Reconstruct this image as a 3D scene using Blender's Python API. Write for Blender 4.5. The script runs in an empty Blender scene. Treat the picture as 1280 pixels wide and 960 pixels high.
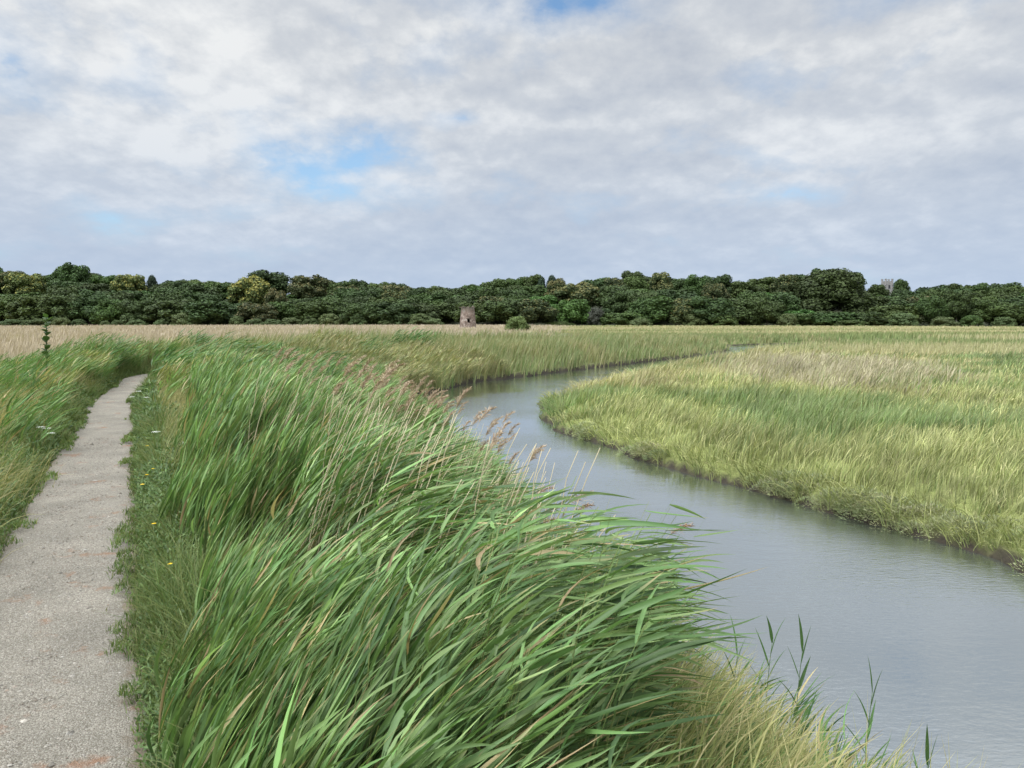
import bpy, math, random
import numpy as np
from mathutils import Vector

rng = np.random.default_rng(7)
random.seed(7)
R = math.radians
scene = bpy.context.scene
COL = scene.collection
CAMZ = 3.5
F = 950.0                                   # focal length in photo pixels (1280 wide)

# ------------------------------------------------------------------ small helpers
def nrm(v, ax=-1):
    return v / np.maximum(np.linalg.norm(v, axis=ax, keepdims=True), 1e-9)

def smooth(a, b, x):
    t = np.clip((x - a) / (b - a), 0, 1)
    return t * t * (3 - 2 * t)

def _hash(ix, iy, seed):
    h = (ix.astype(np.int64) * 374761393 + iy.astype(np.int64) * 668265263 + seed * 974634777) & 0xffffffff
    h = ((h ^ (h >> 13)) * 1274126177) & 0xffffffff
    return ((h ^ (h >> 16)) & 0xffff) / 65535.0

def vnoise(x, y, seed=0):
    x = np.asarray(x, float); y = np.asarray(y, float)
    ix = np.floor(x); iy = np.floor(y)
    fx = x - ix; fy = y - iy
    fx = fx * fx * (3 - 2 * fx); fy = fy * fy * (3 - 2 * fy)
    a = _hash(ix, iy, seed); b = _hash(ix + 1, iy, seed)
    c = _hash(ix, iy + 1, seed); d = _hash(ix + 1, iy + 1, seed)
    return (a * (1 - fx) + b * fx) * (1 - fy) + (c * (1 - fx) + d * fx) * fy

def fbm(x, y, seed=0, o=4):
    s = 0; a = 0.5; n = 0
    for k in range(o):
        s = s + a * vnoise(np.asarray(x) * 2 ** k, np.asarray(y) * 2 ** k, seed + 11 * k); n += a; a *= 0.5
    return s / n

def catmull(P, sub=8):
    P = np.array(P, float)
    Q = np.vstack([2 * P[0] - P[1], P, 2 * P[-1] - P[-2]])
    out = []
    for i in range(1, len(Q) - 2):
        for t in np.linspace(0, 1, sub, endpoint=False):
            p0, p1, p2, p3 = Q[i - 1], Q[i], Q[i + 1], Q[i + 2]
            out.append(0.5 * (2 * p1 + (p2 - p0) * t + (2 * p0 - 5 * p1 + 4 * p2 - p3) * t * t + (3 * p1 - p0 - 3 * p2 + p3) * t ** 3))
    out.append(P[-1])
    return np.array(out)

def dist_poly(x, y, P):
    best = np.full(x.shape, 1e9)
    for (ax, ay), (bx, by) in zip(P[:-1], P[1:]):
        dx, dy = bx - ax, by - ay
        t = np.clip(((x - ax) * dx + (y - ay) * dy) / (dx * dx + dy * dy + 1e-12), 0, 1)
        np.minimum(best, (x - ax - t * dx) ** 2 + (y - ay - t * dy) ** 2, out=best)
    return np.sqrt(best)

def inside(x, y, P):
    r = np.zeros(x.shape, bool)
    n = len(P)
    for i in range(n):
        ax, ay = P[i]; bx, by = P[(i + 1) % n]
        if ay == by: continue
        c = ((ay > y) != (by > y)) & (x < (bx - ax) * (y - ay) / (by - ay) + ax)
        r ^= c
    return r

# ------------------------------------------------------------------ the lie of the land
LB = catmull([(10, -14), (6.3, -4), (4.3, 1.5), (3.1, 4), (2.7, 5), (2.3, 5.7), (1.6, 6.5), (.9, 7.3), (.4, 8.5), (0, 10.7), (-.9, 15.5),
              (-2.2, 20), (-3.8, 26), (-4.9, 31.5), (-4.4, 35), (-3.2, 38.2), (-1.8, 43), (1, 47.5), (4.4, 52.8), (10.6, 62.7),
              (16.7, 72), (22.5, 82), (24.9, 87.5), (26.5, 95), (30, 104), (40, 111), (60, 114), (90, 116), (140, 120), (300, 132)], 7)
RB = catmull([(17, -14), (12.5, -3), (9.3, 4.5), (7.1, 10.55), (6.07, 12.5), (5.3, 14), (4.48, 16.4), (3.2, 19), (2.24, 21.3),
              (1.5, 23.75), (1.0, 27.25), (1.0, 30.8), (2.3, 35), (6.0, 42.7), (13.2, 56.3), (19.2, 66.8), (27, 78.5), (35, 87), (47, 94),
              (65, 98), (95, 101), (140, 105), (300, 117)], 7)
def wobble(P, seed, amp):
    t = np.cumsum(np.r_[0, np.linalg.norm(np.diff(P, axis=0), axis=1)])
    d = np.gradient(P, axis=0); n = nrm(np.c_[-d[:, 1], d[:, 0]])
    k = amp * ((fbm(t / 1.7, t * 0, seed, 3) - .5) * 2)
    return P + n * (k * np.clip(1 + t / 90, 1, 3))[:, None]
LB = wobble(LB, 3, .22); RB = wobble(RB, 5, .30)
RIVER = np.vstack([LB, RB[::-1]])
PATH = catmull([(3.2, -8), (1.35, -4), (-.62, 0), (-2.45, 3.73), (-3.85, 6.53), (-5.82, 10.45), (-7.08, 13), (-9.25, 17.4), (-10.95, 20.9),
                (-13.0, 26), (-14.2, 29), (-14.5, 32), (-13.9, 37), (-12.6, 45), (-9.5, 56), (-6, 70), (2, 84), (8, 100), (10, 125)], 6)

PROF_X = [-200, 0, 40, 70, 90, 108, 130, 160, 190, 240, 290, 330, 365, 400, 430, 480, 545, 580, 640, 680, 740, 800, 840, 880, 920, 980,
          1010, 1040, 1058, 1070, 1082, 1120, 1160, 1180, 1210, 1260, 1500]
PROF_Y = [333, 331, 337, 338, 333, 336, 342, 343, 347, 348, 347, 342, 346, 344, 351, 353, 359, 355, 350, 346, 342, 342, 344, 341, 345, 346,
          344, 338, 343, 356, 363, 359, 354, 350, 353, 354, 356]
def profile(px):
    return np.interp(px, PROF_X, PROF_Y)
def prof_smooth(px):
    return sum(profile(px + d) for d in (-60, -30, 0, 30, 60)) / 5
ROWS_D = [335, 360, 390, 425, 465]
ROWS_F = [.47, .62, .78, .91, 1.0]

def hill(x, y):
    px = np.clip(640 + F * x / np.maximum(y, 1), -200, 1500)
    f = np.interp(y, ROWS_D, ROWS_F)
    zt = CAMZ + (400 - prof_smooth(px)) * f * np.minimum(y, 480) / F
    h = np.maximum(zt - 14.5, 0) * smooth(325, 350, y)
    return h * (1 - .5 * smooth(560, 1500, y))

class Land: pass
def land(x, y):
    """river distance (positive on land), which side, path distance and ground height."""
    x = np.asarray(x, float); y = np.asarray(y, float)
    o = Land()
    o.dl = dist_poly(x, y, LB); o.dr = dist_poly(x, y, RB)
    ins = inside(x, y, RIVER)
    o.s = np.where(ins, -1, 1) * np.minimum(o.dl, o.dr)
    o.left = o.dl < o.dr
    # far from the river the nearer-bank test still separates the two sides
    o.e = dist_poly(x, y, PATH)
    und = (fbm(x / 5, y / 5, 21, 3) - .5)
    flat = np.where(o.left, .52, .47) + .22 * und
    bank = .80 * (1 - smooth(1.5, 5.2, o.e + .5 * und)) * o.left
    z = flat + bank
    z = np.where(o.left, z + .35 * smooth(36, 46, y) * (1 - smooth(5, 14, o.s)) * (1 - smooth(90, 110, y)), z)
    prof = smooth(-.05, .30, o.s)
    z = np.where(o.s > 0, -.06 + (z + .06) * prof * np.where(o.left & (y > 30), .36 + .64 * smooth(.2, 4.0, o.s), .42 + .58 * smooth(.15, 2.0, o.s)), -.08 - 1.0 * smooth(0, -2.0, o.s))
    z = np.where(o.left, z - .07 * (1 - smooth(.30, .46, o.e)), z)
    z = z + .04 * (fbm(x * 1.7, y * 1.7, 5, 2) - .5) * smooth(.5, 1.0, o.e)
    o.z = z + np.where(y > 320, hill(x, y), 0)
    return o

# ------------------------------------------------------------------ materials
def new_mat(name):
    m = bpy.data.materials.new(name); m.use_nodes = True
    nt = m.node_tree; nt.nodes.clear()
    return m, nt

def node(nt, t, **kw):
    n = nt.nodes.new(t)
    for k, v in kw.items():
        if k.startswith('_'): setattr(n, k[1:], v)
        else: n.inputs[k].default_value = v
    return n

def link(nt, a, b): nt.links.new(a, b)

def mathn(nt, op, a, b=None, clamp=False):
    n = nt.nodes.new('ShaderNodeMath'); n.operation = op; n.use_clamp = clamp
    for i, v in enumerate((a, b)):
        if v is None: continue
        if isinstance(v, (int, float)): n.inputs[i].default_value = v
        else: link(nt, v, n.inputs[i])
    return n.outputs[0]

def mixc(nt, fac, a, b, mode='MIX'):
    n = nt.nodes.new('ShaderNodeMix'); n.data_type = 'RGBA'; n.blend_type = mode
    for s, v in ((n.inputs[0], fac), (n.inputs[6], a), (n.inputs[7], b)):
        if isinstance(v, (int, float)): s.default_value = v
        elif isinstance(v, tuple): s.default_value = (*v, 1) if len(v) == 3 else v
        else: link(nt, v, s)
    return n.outputs[2]

def ramp(nt, fac, stops):
    n = nt.nodes.new('ShaderNodeValToRGB')
    cr = n.color_ramp
    while len(cr.elements) < len(stops): cr.elements.new(.5)
    for e, (p, c) in zip(cr.elements, stops):
        e.position = p; e.color = (*c, 1) if not isinstance(c, (int, float)) else (c, c, c, 1)
    link(nt, fac, n.inputs[0])
    return n.outputs[0]

def noise(nt, vec, scale, detail=4, rough=.5, dist=0):
    n = node(nt, 'ShaderNodeTexNoise', Scale=scale, Detail=detail, Roughness=rough, Distortion=dist)
    if vec is not None: link(nt, vec, n.inputs['Vector'])
    return n.outputs['Fac']

def leaf_material(name, trans=.3, rough=.5, spec=.3, color=None, use_attr=True, obj_var=0.0, bloom=None):
    m, nt = new_mat(name)
    out = nt.nodes.new('ShaderNodeOutputMaterial')
    if use_attr:
        a = nt.nodes.new('ShaderNodeAttribute'); a.attribute_name = 'Col'
        c = a.outputs['Color']
        if color: c = mixc(nt, 1.0, c, color, 'MULTIPLY')
        if bloom:
            c = mixc(nt, a.outputs['Alpha'], c, bloom)
    else:
        rgb = nt.nodes.new('ShaderNodeRGB'); rgb.outputs[0].default_value = (*color, 1); c = rgb.outputs[0]
    if obj_var:
        oi = nt.nodes.new('ShaderNodeObjectInfo')
        hsv = nt.nodes.new('ShaderNodeHueSaturation')
        link(nt, c, hsv.inputs['Color'])
        link(nt, mathn(nt, 'ADD', mathn(nt, 'MULTIPLY', oi.outputs['Random'], .035), .4825), hsv.inputs['Hue'])
        r2 = mathn(nt, 'FRACT', mathn(nt, 'MULTIPLY', oi.outputs['Random'], 7.31))
        link(nt, mathn(nt, 'ADD', mathn(nt, 'MULTIPLY', r2, obj_var), 1 - obj_var / 2), hsv.inputs['Value'])
        c = hsv.outputs[0]
    p = node(nt, 'ShaderNodeBsdfPrincipled', Roughness=rough)
    p.inputs['Specular IOR Level'].default_value = spec
    link(nt, c, p.inputs['Base Color'])
    t = nt.nodes.new('ShaderNodeBsdfTranslucent')
    link(nt, mixc(nt, 1.0, c, (1.0, 1.05, .6), 'MULTIPLY'), t.inputs['Color'])
    mx = node(nt, 'ShaderNodeMixShader', Fac=trans)
    link(nt, p.outputs[0], mx.inputs[1]); link(nt, t.outputs[0], mx.inputs[2])
    link(nt, mx.outputs[0], out.inputs['Surface'])
    return m

def plain(name, color, rough=.85, spec=.2, var=.25, scale=30, bump=0.0):
    m, nt = new_mat(name)
    out = nt.nodes.new('ShaderNodeOutputMaterial')
    tc = nt.nodes.new('ShaderNodeTexCoord')
    nz = noise(nt, tc.outputs['Object'], scale, 5, .6)
    lo = tuple(c * (1 - var) for c in color); hi = tuple(min(1, c * (1 + var)) for c in color)
    c = ramp(nt, nz, [(.3, lo), (.7, hi)])
    p = node(nt, 'ShaderNodeBsdfPrincipled', Roughness=rough)
    p.inputs['Specular IOR Level'].default_value = spec
    link(nt, c, p.inputs['Base Color'])
    if bump:
        b = node(nt, 'ShaderNodeBump', Strength=bump, Distance=.02); link(nt, nz, b.inputs['Height']); link(nt, b.outputs[0], p.inputs['Normal'])
    link(nt, p.outputs[0], out.inputs['Surface'])
    return m

M_LEAF = leaf_material('reed_leaf', trans=.33, rough=.45, spec=.28)
M_GRASS = leaf_material('grass_blade', trans=.35, rough=.6, spec=.2)
M_DRY = leaf_material('dry_straw', trans=.25, rough=.75, spec=.15)
M_HERB = leaf_material('herb_leaf', trans=.3, rough=.5, spec=.3)
M_BARK = plain('bark', (.10, .085, .065), .9, .1, .4, 3)
M_PALEBARK = plain('pale_bark', (.33, .30, .26), .9, .1, .3, 3)

# ------------------------------------------------------------------ objects and tags
def tag(o, label=None, cat=None, group=None, kind=None):
    if label: o['label'] = label
    if cat: o['category'] = cat
    if group: o['group'] = group
    if kind: o['kind'] = kind
    return o

def mesh_np(name, V, Fc, col=None, smooth_shade=True):
    """V (n,3); Fc list of (k,m) index arrays, each with a fixed corner count."""
    me = bpy.data.meshes.new(name)
    if not isinstance(Fc, list): Fc = [Fc]
    Fc = [f for f in Fc if len(f)]
    nl = sum(f.size for f in Fc); npoly = sum(len(f) for f in Fc)
    me.vertices.add(len(V)); me.loops.add(nl); me.polygons.add(npoly)
    me.vertices.foreach_set('co', np.ascontiguousarray(V, dtype=np.float32).ravel())
    me.loops.foreach_set('vertex_index', np.concatenate([f.ravel() for f in Fc]).astype(np.int32))
    tot = np.concatenate([np.full(len(f), f.shape[1]) for f in Fc])
    st = np.r_[0, np.cumsum(tot)[:-1]].astype(np.int32)
    me.polygons.foreach_set('loop_start', st)
    try: me.polygons.foreach_set('loop_total', tot.astype(np.int32))
    except Exception: pass
    me.polygons.foreach_set('use_smooth', np.full(npoly, smooth_shade))
    if col is not None:
        a = me.attributes.new('Col', 'FLOAT_COLOR', 'POINT')
        if col.shape[1] == 3: col = np.c_[col, np.zeros(len(col))]
        a.data.foreach_set('color', np.ascontiguousarray(col, dtype=np.float32).ravel())
    me.update(calc_edges=True)
    return me

def obj(name, me, mat=None, parent=None, loc=None):
    o = bpy.data.objects.new(name, me); COL.objects.link(o)
    if mat is not None and me is not None and not me.materials: me.materials.append(mat)
    if parent: o.parent = parent
    if loc is not None: o.location = loc
    return o

def empty(name, loc=(0, 0, 0), rz=0):
    o = bpy.data.objects.new(name, None); COL.objects.link(o)
    o.empty_display_size = .2; o.location = loc; o.rotation_euler = (0, 0, rz)
    return o

class MB:
    """collects pieces into one mesh"""
    def __init__(s): s.v = []; s.f = {}; s.c = []; s.n = 0
    def add(s, V, Fs, C=None):
        V = np.asarray(V, float)
        for f in (Fs if isinstance(Fs, list) else [Fs]):
            f = np.asarray(f, int)
            if len(f): s.f.setdefault(f.shape[1], []).append(f + s.n)
        s.v.append(V); s.n += len(V)
        if C is None: C = np.ones((len(V), 3))
        C = np.asarray(C, float)
        if C.ndim == 1: C = np.tile(C, (len(V), 1))
        if C.shape[1] == 3: C = np.c_[C, np.zeros(len(C))]
        s.c.append(C)
    def mesh(s, name, smooth_shade=True):
        return mesh_np(name, np.vstack(s.v), [np.vstack(f) for f in s.f.values()], np.vstack(s.c), smooth_shade)

# ------------------------------------------------------------------ blades
def curve(base, az, azend, L, th0, bend, t, power=1.4, fine=14):
    """points on bent stems; t is (k,) the same for all or (n,k)"""
    n = len(base); tt = np.linspace(0, 1, fine + 1)
    tm = (tt[1:] + tt[:-1]) / 2
    th = th0[:, None] + bend[:, None] * tm ** power
    a = az[:, None] + (azend - az)[:, None] * tm
    seg = (L / fine)[:, None]
    st = np.stack([np.sin(th) * np.cos(a), np.sin(th) * np.sin(a), np.cos(th)], -1) * seg[..., None]
    P = np.concatenate([np.zeros((n, 1, 3)), np.cumsum(st, 1)], 1) + base[:, None]
    t = np.broadcast_to(t, (n, t.shape[-1]))
    f = np.clip(t * fine, 0, fine - 1e-6); i = f.astype(int); w = (f - i)[..., None]
    r = np.arange(n)[:, None]
    T = nrm(P[r, i + 1] - P[r, i])
    return P[r, i] * (1 - w) + P[r, i + 1] * w, T

def ribbons(mb, base, az, L, W, th0, bend, nseg, col, tip=None, azend=None, roll=None, kind='leaf', power=1.4, fold=False, tippos=.6):
    n = len(base)
    if n == 0: return
    if azend is None: azend = az
    if roll is None: roll = np.zeros(n)
    t = np.linspace(0, 1, nseg + 1)
    P, T = curve(base, az, azend, L, th0, bend, t, power, fine=max(nseg * 2, 6))
    a = az[:, None] + (azend - az)[:, None] * t
    S = np.stack([-np.sin(a), np.cos(a), 0 * a], -1)
    N = np.cross(T, S)
    S2 = S * np.cos(roll)[:, None, None] + N * np.sin(roll)[:, None, None]
    N2 = np.cross(T, S2)
    if kind == 'leaf': w = np.minimum(1, .35 + 3.2 * t) * (1 - t ** 2.4) + .004
    elif kind == 'stem': w = 1 - .55 * t
    elif kind == 'plume': w = .25 + np.sin(np.pi * np.clip(t, 0, 1)) * .75
    else: w = (1 - t ** 1.6) + .03
    w = W[:, None] * w
    k = 3 if fold else 2
    cols = [P - S2 * (w / 2)[..., None], P + S2 * (w / 2)[..., None]]
    if fold: cols.insert(1, P - N2 * (w * .22)[..., None])
    V = np.stack(cols, 2).reshape(-1, 3)
    idx = (np.arange(n)[:, None, None] * (nseg + 1) + np.arange(nseg)[None, :, None]) * k
    q = []
    for j in range(k - 1):
        q.append(np.stack([idx[..., 0] + j, idx[..., 0] + j + 1, idx[..., 0] + j + 1 + k, idx[..., 0] + j + k], -1).reshape(-1, 4))
    C = np.repeat(col[:, None, :], nseg + 1, 1)
    if tip is not None:
        g = smooth(tippos - .15, tippos + .25, t)[None, :, None]
        C = C * (1 - g) + tip[:, None, :] * g
    C = np.repeat(C[:, :, None, :], k, 2).reshape(-1, col.shape[1])
    mb.add(V, np.vstack(q), C)

def pick(n, *cols, jit=.15, seed=None):
    """random blends of a few colours with brightness jitter"""
    cols = np.array(cols, float)
    w = rng.dirichlet(np.full(len(cols), .6), n)
    return (w @ cols) * np.exp(rng.normal(0, jit, (n, 1)))

WIND = .12
def reeds(mb, x, y, z, H, lean, nleaf, LL, LW, nseg, cols, tan=.04, fold=False, stemw=.006, th0=.06, spread=.55, droop=(.05, .6), jit=.16, flag=None, cs=.6):
    n = len(x)
    base = np.stack([x, y, z - .03], -1)
    ca = (fbm(x / cs, y / cs, 121, 2) - .5) * 2.2                      # tufts that bend together
    cl_ = 1 + 1.5 * (fbm(x / cs, y / cs, 122, 2) - .5)
    lean = lean * cl_
    az = WIND + ca * .7 + rng.normal(0, .30, n)
    t0 = np.abs(rng.normal(th0, .07, n)); bd = lean * rng.uniform(.75, 1.25, n)
    ca_m = np.repeat(ca, nleaf)
    sc = pick(n, *cols, (.34, .31, .15), jit=.12) * np.array([1.15, 1.0, 1.0])
    ribbons(mb, base, az, H, np.full(n, stemw) * rng.uniform(.8, 1.2, n), t0, bd, max(4, nseg - 1), sc, kind='stem', roll=rng.uniform(-1.2, 1.2, n), power=1.6)
    tq = np.clip((np.arange(nleaf)[None, :] + rng.uniform(0, 1, (n, nleaf))) / nleaf, 0, 1) * .72 + .26
    P, T = curve(base, az, az, H, t0, bd, tq, 1.6)
    P = P.reshape(-1, 3); T = T.reshape(-1, 3); m = len(P)
    th = np.arccos(np.clip(T[:, 2], -1, 1))
    tqf = tq.ravel()
    la0 = WIND + ca_m * .5 + rng.normal(0, spread * 1.7, m)
    la1 = WIND + ca_m * .4 + rng.normal(0, spread * .6, m)
    L = LL * rng.uniform(.5, 1.15, m) * (.75 + .45 * np.sin(np.pi * np.clip(tqf * .9, 0, 1)))
    W = LW * rng.uniform(.55, 1.15, m)
    pc = pick(m, *cols, jit=jit) * np.repeat(np.exp(rng.normal(0, .12, (n, 1)) + .7 * (fbm(x / cs, y / cs, 123, 2) - .5)[:, None]), nleaf, 1).reshape(-1, 1)
    isd = rng.random(m) < tan
    pc[isd] = pick(int(isd.sum()), (.40, .33, .17), (.30, .22, .12), jit=.15)
    lean_m = np.repeat(lean, nleaf)
    tp_ = pc.copy(); bt = rng.random(m) < .13; tp_[bt] = pick(int(bt.sum()), (.42, .35, .18), (.30, .22, .11), jit=.12)
    ribbons(mb, P, la0, L, W, th * .45 + rng.uniform(.10, .42, m) + np.repeat((.30 if flag is None else flag) * np.clip(cl_, .5, 1.5) * np.ones(n), nleaf), rng.uniform(*droop, m), nseg, pc,
            azend=la1, roll=rng.normal(0, .55, m), kind='leaf', power=1.1, fold=fold, tip=tp_, tippos=.78)

def scatter(n, d0, d1, a0, a1, p=1.0):
    """points round the photographer, denser near by; d pdf ~ d**-p (p=-1 is even over the ground)"""
    u = rng.random(n); q = 1 - p
    d = (d0 ** q + u * (d1 ** q - d0 ** q)) ** (1 / q) if abs(q) > 1e-3 else d0 * (d1 / d0) ** u
    a = R(a0) + rng.random(n) * R(a1 - a0)
    return d * np.sin(a), d * np.cos(a), d

# ================================================================== GROUND
def axis(br):
    out = []
    for a, b, s in br: out += list(np.arange(a, b - 1e-6, s))
    out.append(br[-1][1]); return np.array(out)
gx = axis([(-900, -60, 20), (-60, -20, 1), (-20, 12, .2), (12, 40, .4), (40, 120, 1.2), (120, 900, 20)])
gy = axis([(-60, -6, 2), (-6, 40, .2), (40, 120, .5), (120, 330, 5), (330, 520, 6), (520, 2500, 90)])
GX, GY = np.meshgrid(gx, gy)
fx, fy = GX.ravel(), GY.ravel()
G = land(fx, fy)
nx, ny = len(gx), len(gy)
ii = (np.arange(ny - 1)[:, None] * nx + np.arange(nx - 1)[None, :]).ravel()
quads = np.stack([ii, ii + 1, ii + 1 + nx, ii + nx], -1)
# what the ground is made of: mud along the water, damp turf, dead reed litter in the fields, leaf mould in the wood with the trees' shade put in its colour
mud = np.array([.034, .028, .020]); turf = np.array([.115, .125, .050]); soil = np.array([.15, .125, .090])
straw = np.array([.30, .235, .15]); shaded_mould = np.array([.03, .035, .018]); rmarsh = np.array([.165, .185, .060])
pat = fbm(fx / 6, fy / 6, 33, 3)[:, None]
gc = turf * (.75 + .5 * pat)
right = (~G.left)[:, None]
gc = np.where(right, rmarsh * (.75 + .5 * pat), gc)
fl = (smooth(34, 50, fy) * smooth(5, 12, G.e) * smooth(8, 20, G.s) * G.left)[:, None]
gc = gc * (1 - fl) + straw * fl
fm = (smooth(.36, .18, G.s))[:, None]; gc = gc * (1 - fm) + mud * fm
fs = (smooth(1.1, .65, G.e + .3 * (fbm(fx * 2, fy * 2, 8) - .5)) * G.left)[:, None]; gc = gc * (1 - fs) + soil * fs
fw = smooth(322, 335, fy)[:, None]; gc = gc * (1 - fw) + shaded_mould * fw
gm = mesh_np('ground', np.stack([fx, fy, G.z], -1), quads, gc)
m, nt = new_mat('ground_earth')
out = nt.nodes.new('ShaderNodeOutputMaterial')
at = nt.nodes.new('ShaderNodeAttribute'); at.attribute_name = 'Col'
geo = nt.nodes.new('ShaderNodeNewGeometry')
nz = noise(nt, geo.outputs['Position'], 9, 8, .7)
c = mixc(nt, 1.0, at.outputs['Color'], ramp(nt, nz, [(.3, .55), (.7, 1.4)]), 'MULTIPLY')
p = node(nt, 'ShaderNodeBsdfPrincipled', Roughness=.9); p.inputs['Specular IOR Level'].default_value = .15
link(nt, c, p.inputs['Base Color'])
b = node(nt, 'ShaderNodeBump', Strength=.8, Distance=.05); link(nt, nz, b.inputs['Height']); link(nt, b.outputs[0], p.inputs['Normal'])
link(nt, p.outputs[0], out.inputs['Surface'])
tag(obj('ground', gm, m), 'flat marshland with muddy river banks rising to a wooded slope', 'ground', kind='structure')

# ================================================================== RIVER
wx = axis([(-16, 20, .6), (20, 320, 10)]); wy = axis([(-16, 60, .8), (60, 150, 5)])
WX, WY = np.meshgrid(wx, wy)
ii = (np.arange(len(wy) - 1)[:, None] * len(wx) + np.arange(len(wx) - 1)[None, :]).ravel()
wm = mesh_np('river', np.stack([WX.ravel(), WY.ravel(), WX.ravel() * 0], -1), np.stack([ii, ii + 1, ii + 1 + len(wx), ii + len(wx)], -1))
m, nt = new_mat('river_water')
out = nt.nodes.new('ShaderNodeOutputMaterial')
geo = nt.nodes.new('ShaderNodeNewGeometry')
mp = node(nt, 'ShaderNodeMapping', Scale=(1.0, 2.3, 1.0), Rotation=(0, 0, R(-14))); link(nt, geo.outputs['Position'], mp.inputs['Vector'])
n1 = noise(nt, mp.outputs[0], 8.0, 4, .6, .3)
n2 = noise(nt, mp.outputs[0], 1.5, 3, .5, .0)
patch = noise(nt, geo.outputs['Position'], .22, 2, .5)
calm = ramp(nt, patch, [(.38, .25), (.62, 1.0)])
hgt = mathn(nt, 'ADD', mathn(nt, 'MULTIPLY', mathn(nt, 'MULTIPLY', n1, calm), .0080), mathn(nt, 'MULTIPLY', n2, .0060))
b = node(nt, 'ShaderNodeBump', Strength=1.0, Distance=1.0); link(nt, hgt, b.inputs['Height'])
p = node(nt, 'ShaderNodeBsdfDiffuse'); p.inputs['Color'].default_value = (.040, .044, .038, 1)
gl = node(nt, 'ShaderNodeBsdfGlossy', Roughness=.05); gl.inputs['Color'].default_value = (.93, .98, 1, 1)
link(nt, b.outputs[0], gl.inputs['Normal'])
fr = node(nt, 'ShaderNodeFresnel', IOR=1.6); link(nt, b.outputs[0], fr.inputs['Normal'])
mx = nt.nodes.new('ShaderNodeMixShader')
link(nt, mathn(nt, 'ADD', mathn(nt, 'MULTIPLY', fr.outputs[0], .75), .40, True), mx.inputs[0])
link(nt, p.outputs[0], mx.inputs[1]); link(nt, gl.outputs[0], mx.inputs[2])
link(nt, mx.outputs[0], out.inputs['Surface'])
tag(obj('river', wm, m), 'rippled grey blue tidal river winding through the marsh', 'river', kind='structure')

# ================================================================== PATH
def along(P, step):
    s = np.r_[0, np.cumsum(np.linalg.norm(np.diff(P, axis=0), axis=1))]
    q = np.arange(0, s[-1], step)
    Q = np.c_[np.interp(q, s, P[:, 0]), np.interp(q, s, P[:, 1])]
    d = np.gradient(Q, axis=0); return Q, nrm(np.c_[-d[:, 1], d[:, 0]]), q
Q, Nn, q = along(PATH, .12)
keep = Q[:, 1] < 60; Q, Nn, q = Q[keep], Nn[keep], q[keep]
cross = np.linspace(-1, 1, 15)
hwL = .52 - .09 * smooth(12, 24, Q[:, 1]) + .10 * (fbm(q / .8, q * 0, 41, 3) - .5) * 2; hwR = .52 - .09 * smooth(12, 24, Q[:, 1]) + .10 * (fbm(q / .8, q * 0 + 9, 42, 3) - .5) * 2
off = np.where(cross[None, :] > 0, cross[None, :] * (hwL[:, None] + .13), cross[None, :] * (hwR[:, None] + .13))
PX = Q[:, None, :] + Nn[:, None, :] * off[..., None]
base_z = land(Q[:, 0], Q[:, 1]).z + .07
pz = base_z[:, None] + .02 - .055 * np.abs(cross[None, :]) ** 6 + .014 * (fbm(PX[..., 0] * 3, PX[..., 1] * 3, 4, 3) - .5)
k = len(cross); ii = (np.arange(len(Q) - 1)[:, None] * k + np.arange(k - 1)[None, :]).ravel()
pm = mesh_np('path', np.concatenate([PX, pz[..., None]], -1).reshape(-1, 3), np.stack([ii, ii + 1, ii + 1 + k, ii + k], -1)[:, ::-1], np.tile(np.abs(cross)[None, :, None], (len(Q), 1, 3)).reshape(-1, 3))
m, nt = new_mat('gravel')
out = nt.nodes.new('ShaderNodeOutputMaterial')
geo = nt.nodes.new('ShaderNodeNewGeometry'); pos = geo.outputs['Position']
vo = node(nt, 'ShaderNodeTexVoronoi', Scale=125.0); link(nt, pos, vo.inputs['Vector'])
sepc = nt.nodes.new('ShaderNodeSeparateColor'); link(nt, vo.outputs['Color'], sepc.inputs[0])
c = ramp(nt, sepc.outputs[0], [(0, (.138, .123, .098)), (.35, (.196, .180, .148)), (.7, (.226, .210, .176)), (1, (.33, .31, .265))])
big = noise(nt, pos, 1.6, 5, .6)
c = mixc(nt, 1.0, c, ramp(nt, big, [(.3, (.78, .77, .75)), (.7, (1.15, 1.13, 1.10))]), 'MULTIPLY')
rust = noise(nt, pos, 3.1, 5, .62)
rm = ramp(nt, rust, [(.60, 0.0), (.70, .75)])
c = mixc(nt, rm, c, (.22, .115, .065))
at = nt.nodes.new('ShaderNodeAttribute'); at.attribute_name = 'Col'
ed = mathn(nt, 'ADD', at.outputs['Fac'], mathn(nt, 'MULTIPLY', mathn(nt, 'SUBTRACT', noise(nt, pos, 7, 6, .7), .5), .9))
c = mixc(nt, ramp(nt, ed, [(.72, 0.0), (.98, .9)]), c, (.155, .120, .082))
p = node(nt, 'ShaderNodeBsdfPrincipled', Roughness=.9); p.inputs['Specular IOR Level'].default_value = .2
link(nt, c, p.inputs['Base Color'])
nn = noise(nt, pos, 60, 5, .7)
h = mathn(nt, 'ADD', mathn(nt, 'MULTIPLY', vo.outputs['Distance'], -.5), nn)
b = node(nt, 'ShaderNodeBump', Strength=.9, Distance=.02); link(nt, h, b.inputs['Height']); link(nt, b.outputs[0], p.inputs['Normal'])
link(nt, p.outputs[0], out.inputs['Surface'])
tag(obj('path', pm, m), 'narrow grey gravel path on the embankment beside the reeds', 'path', kind='structure')

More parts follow.
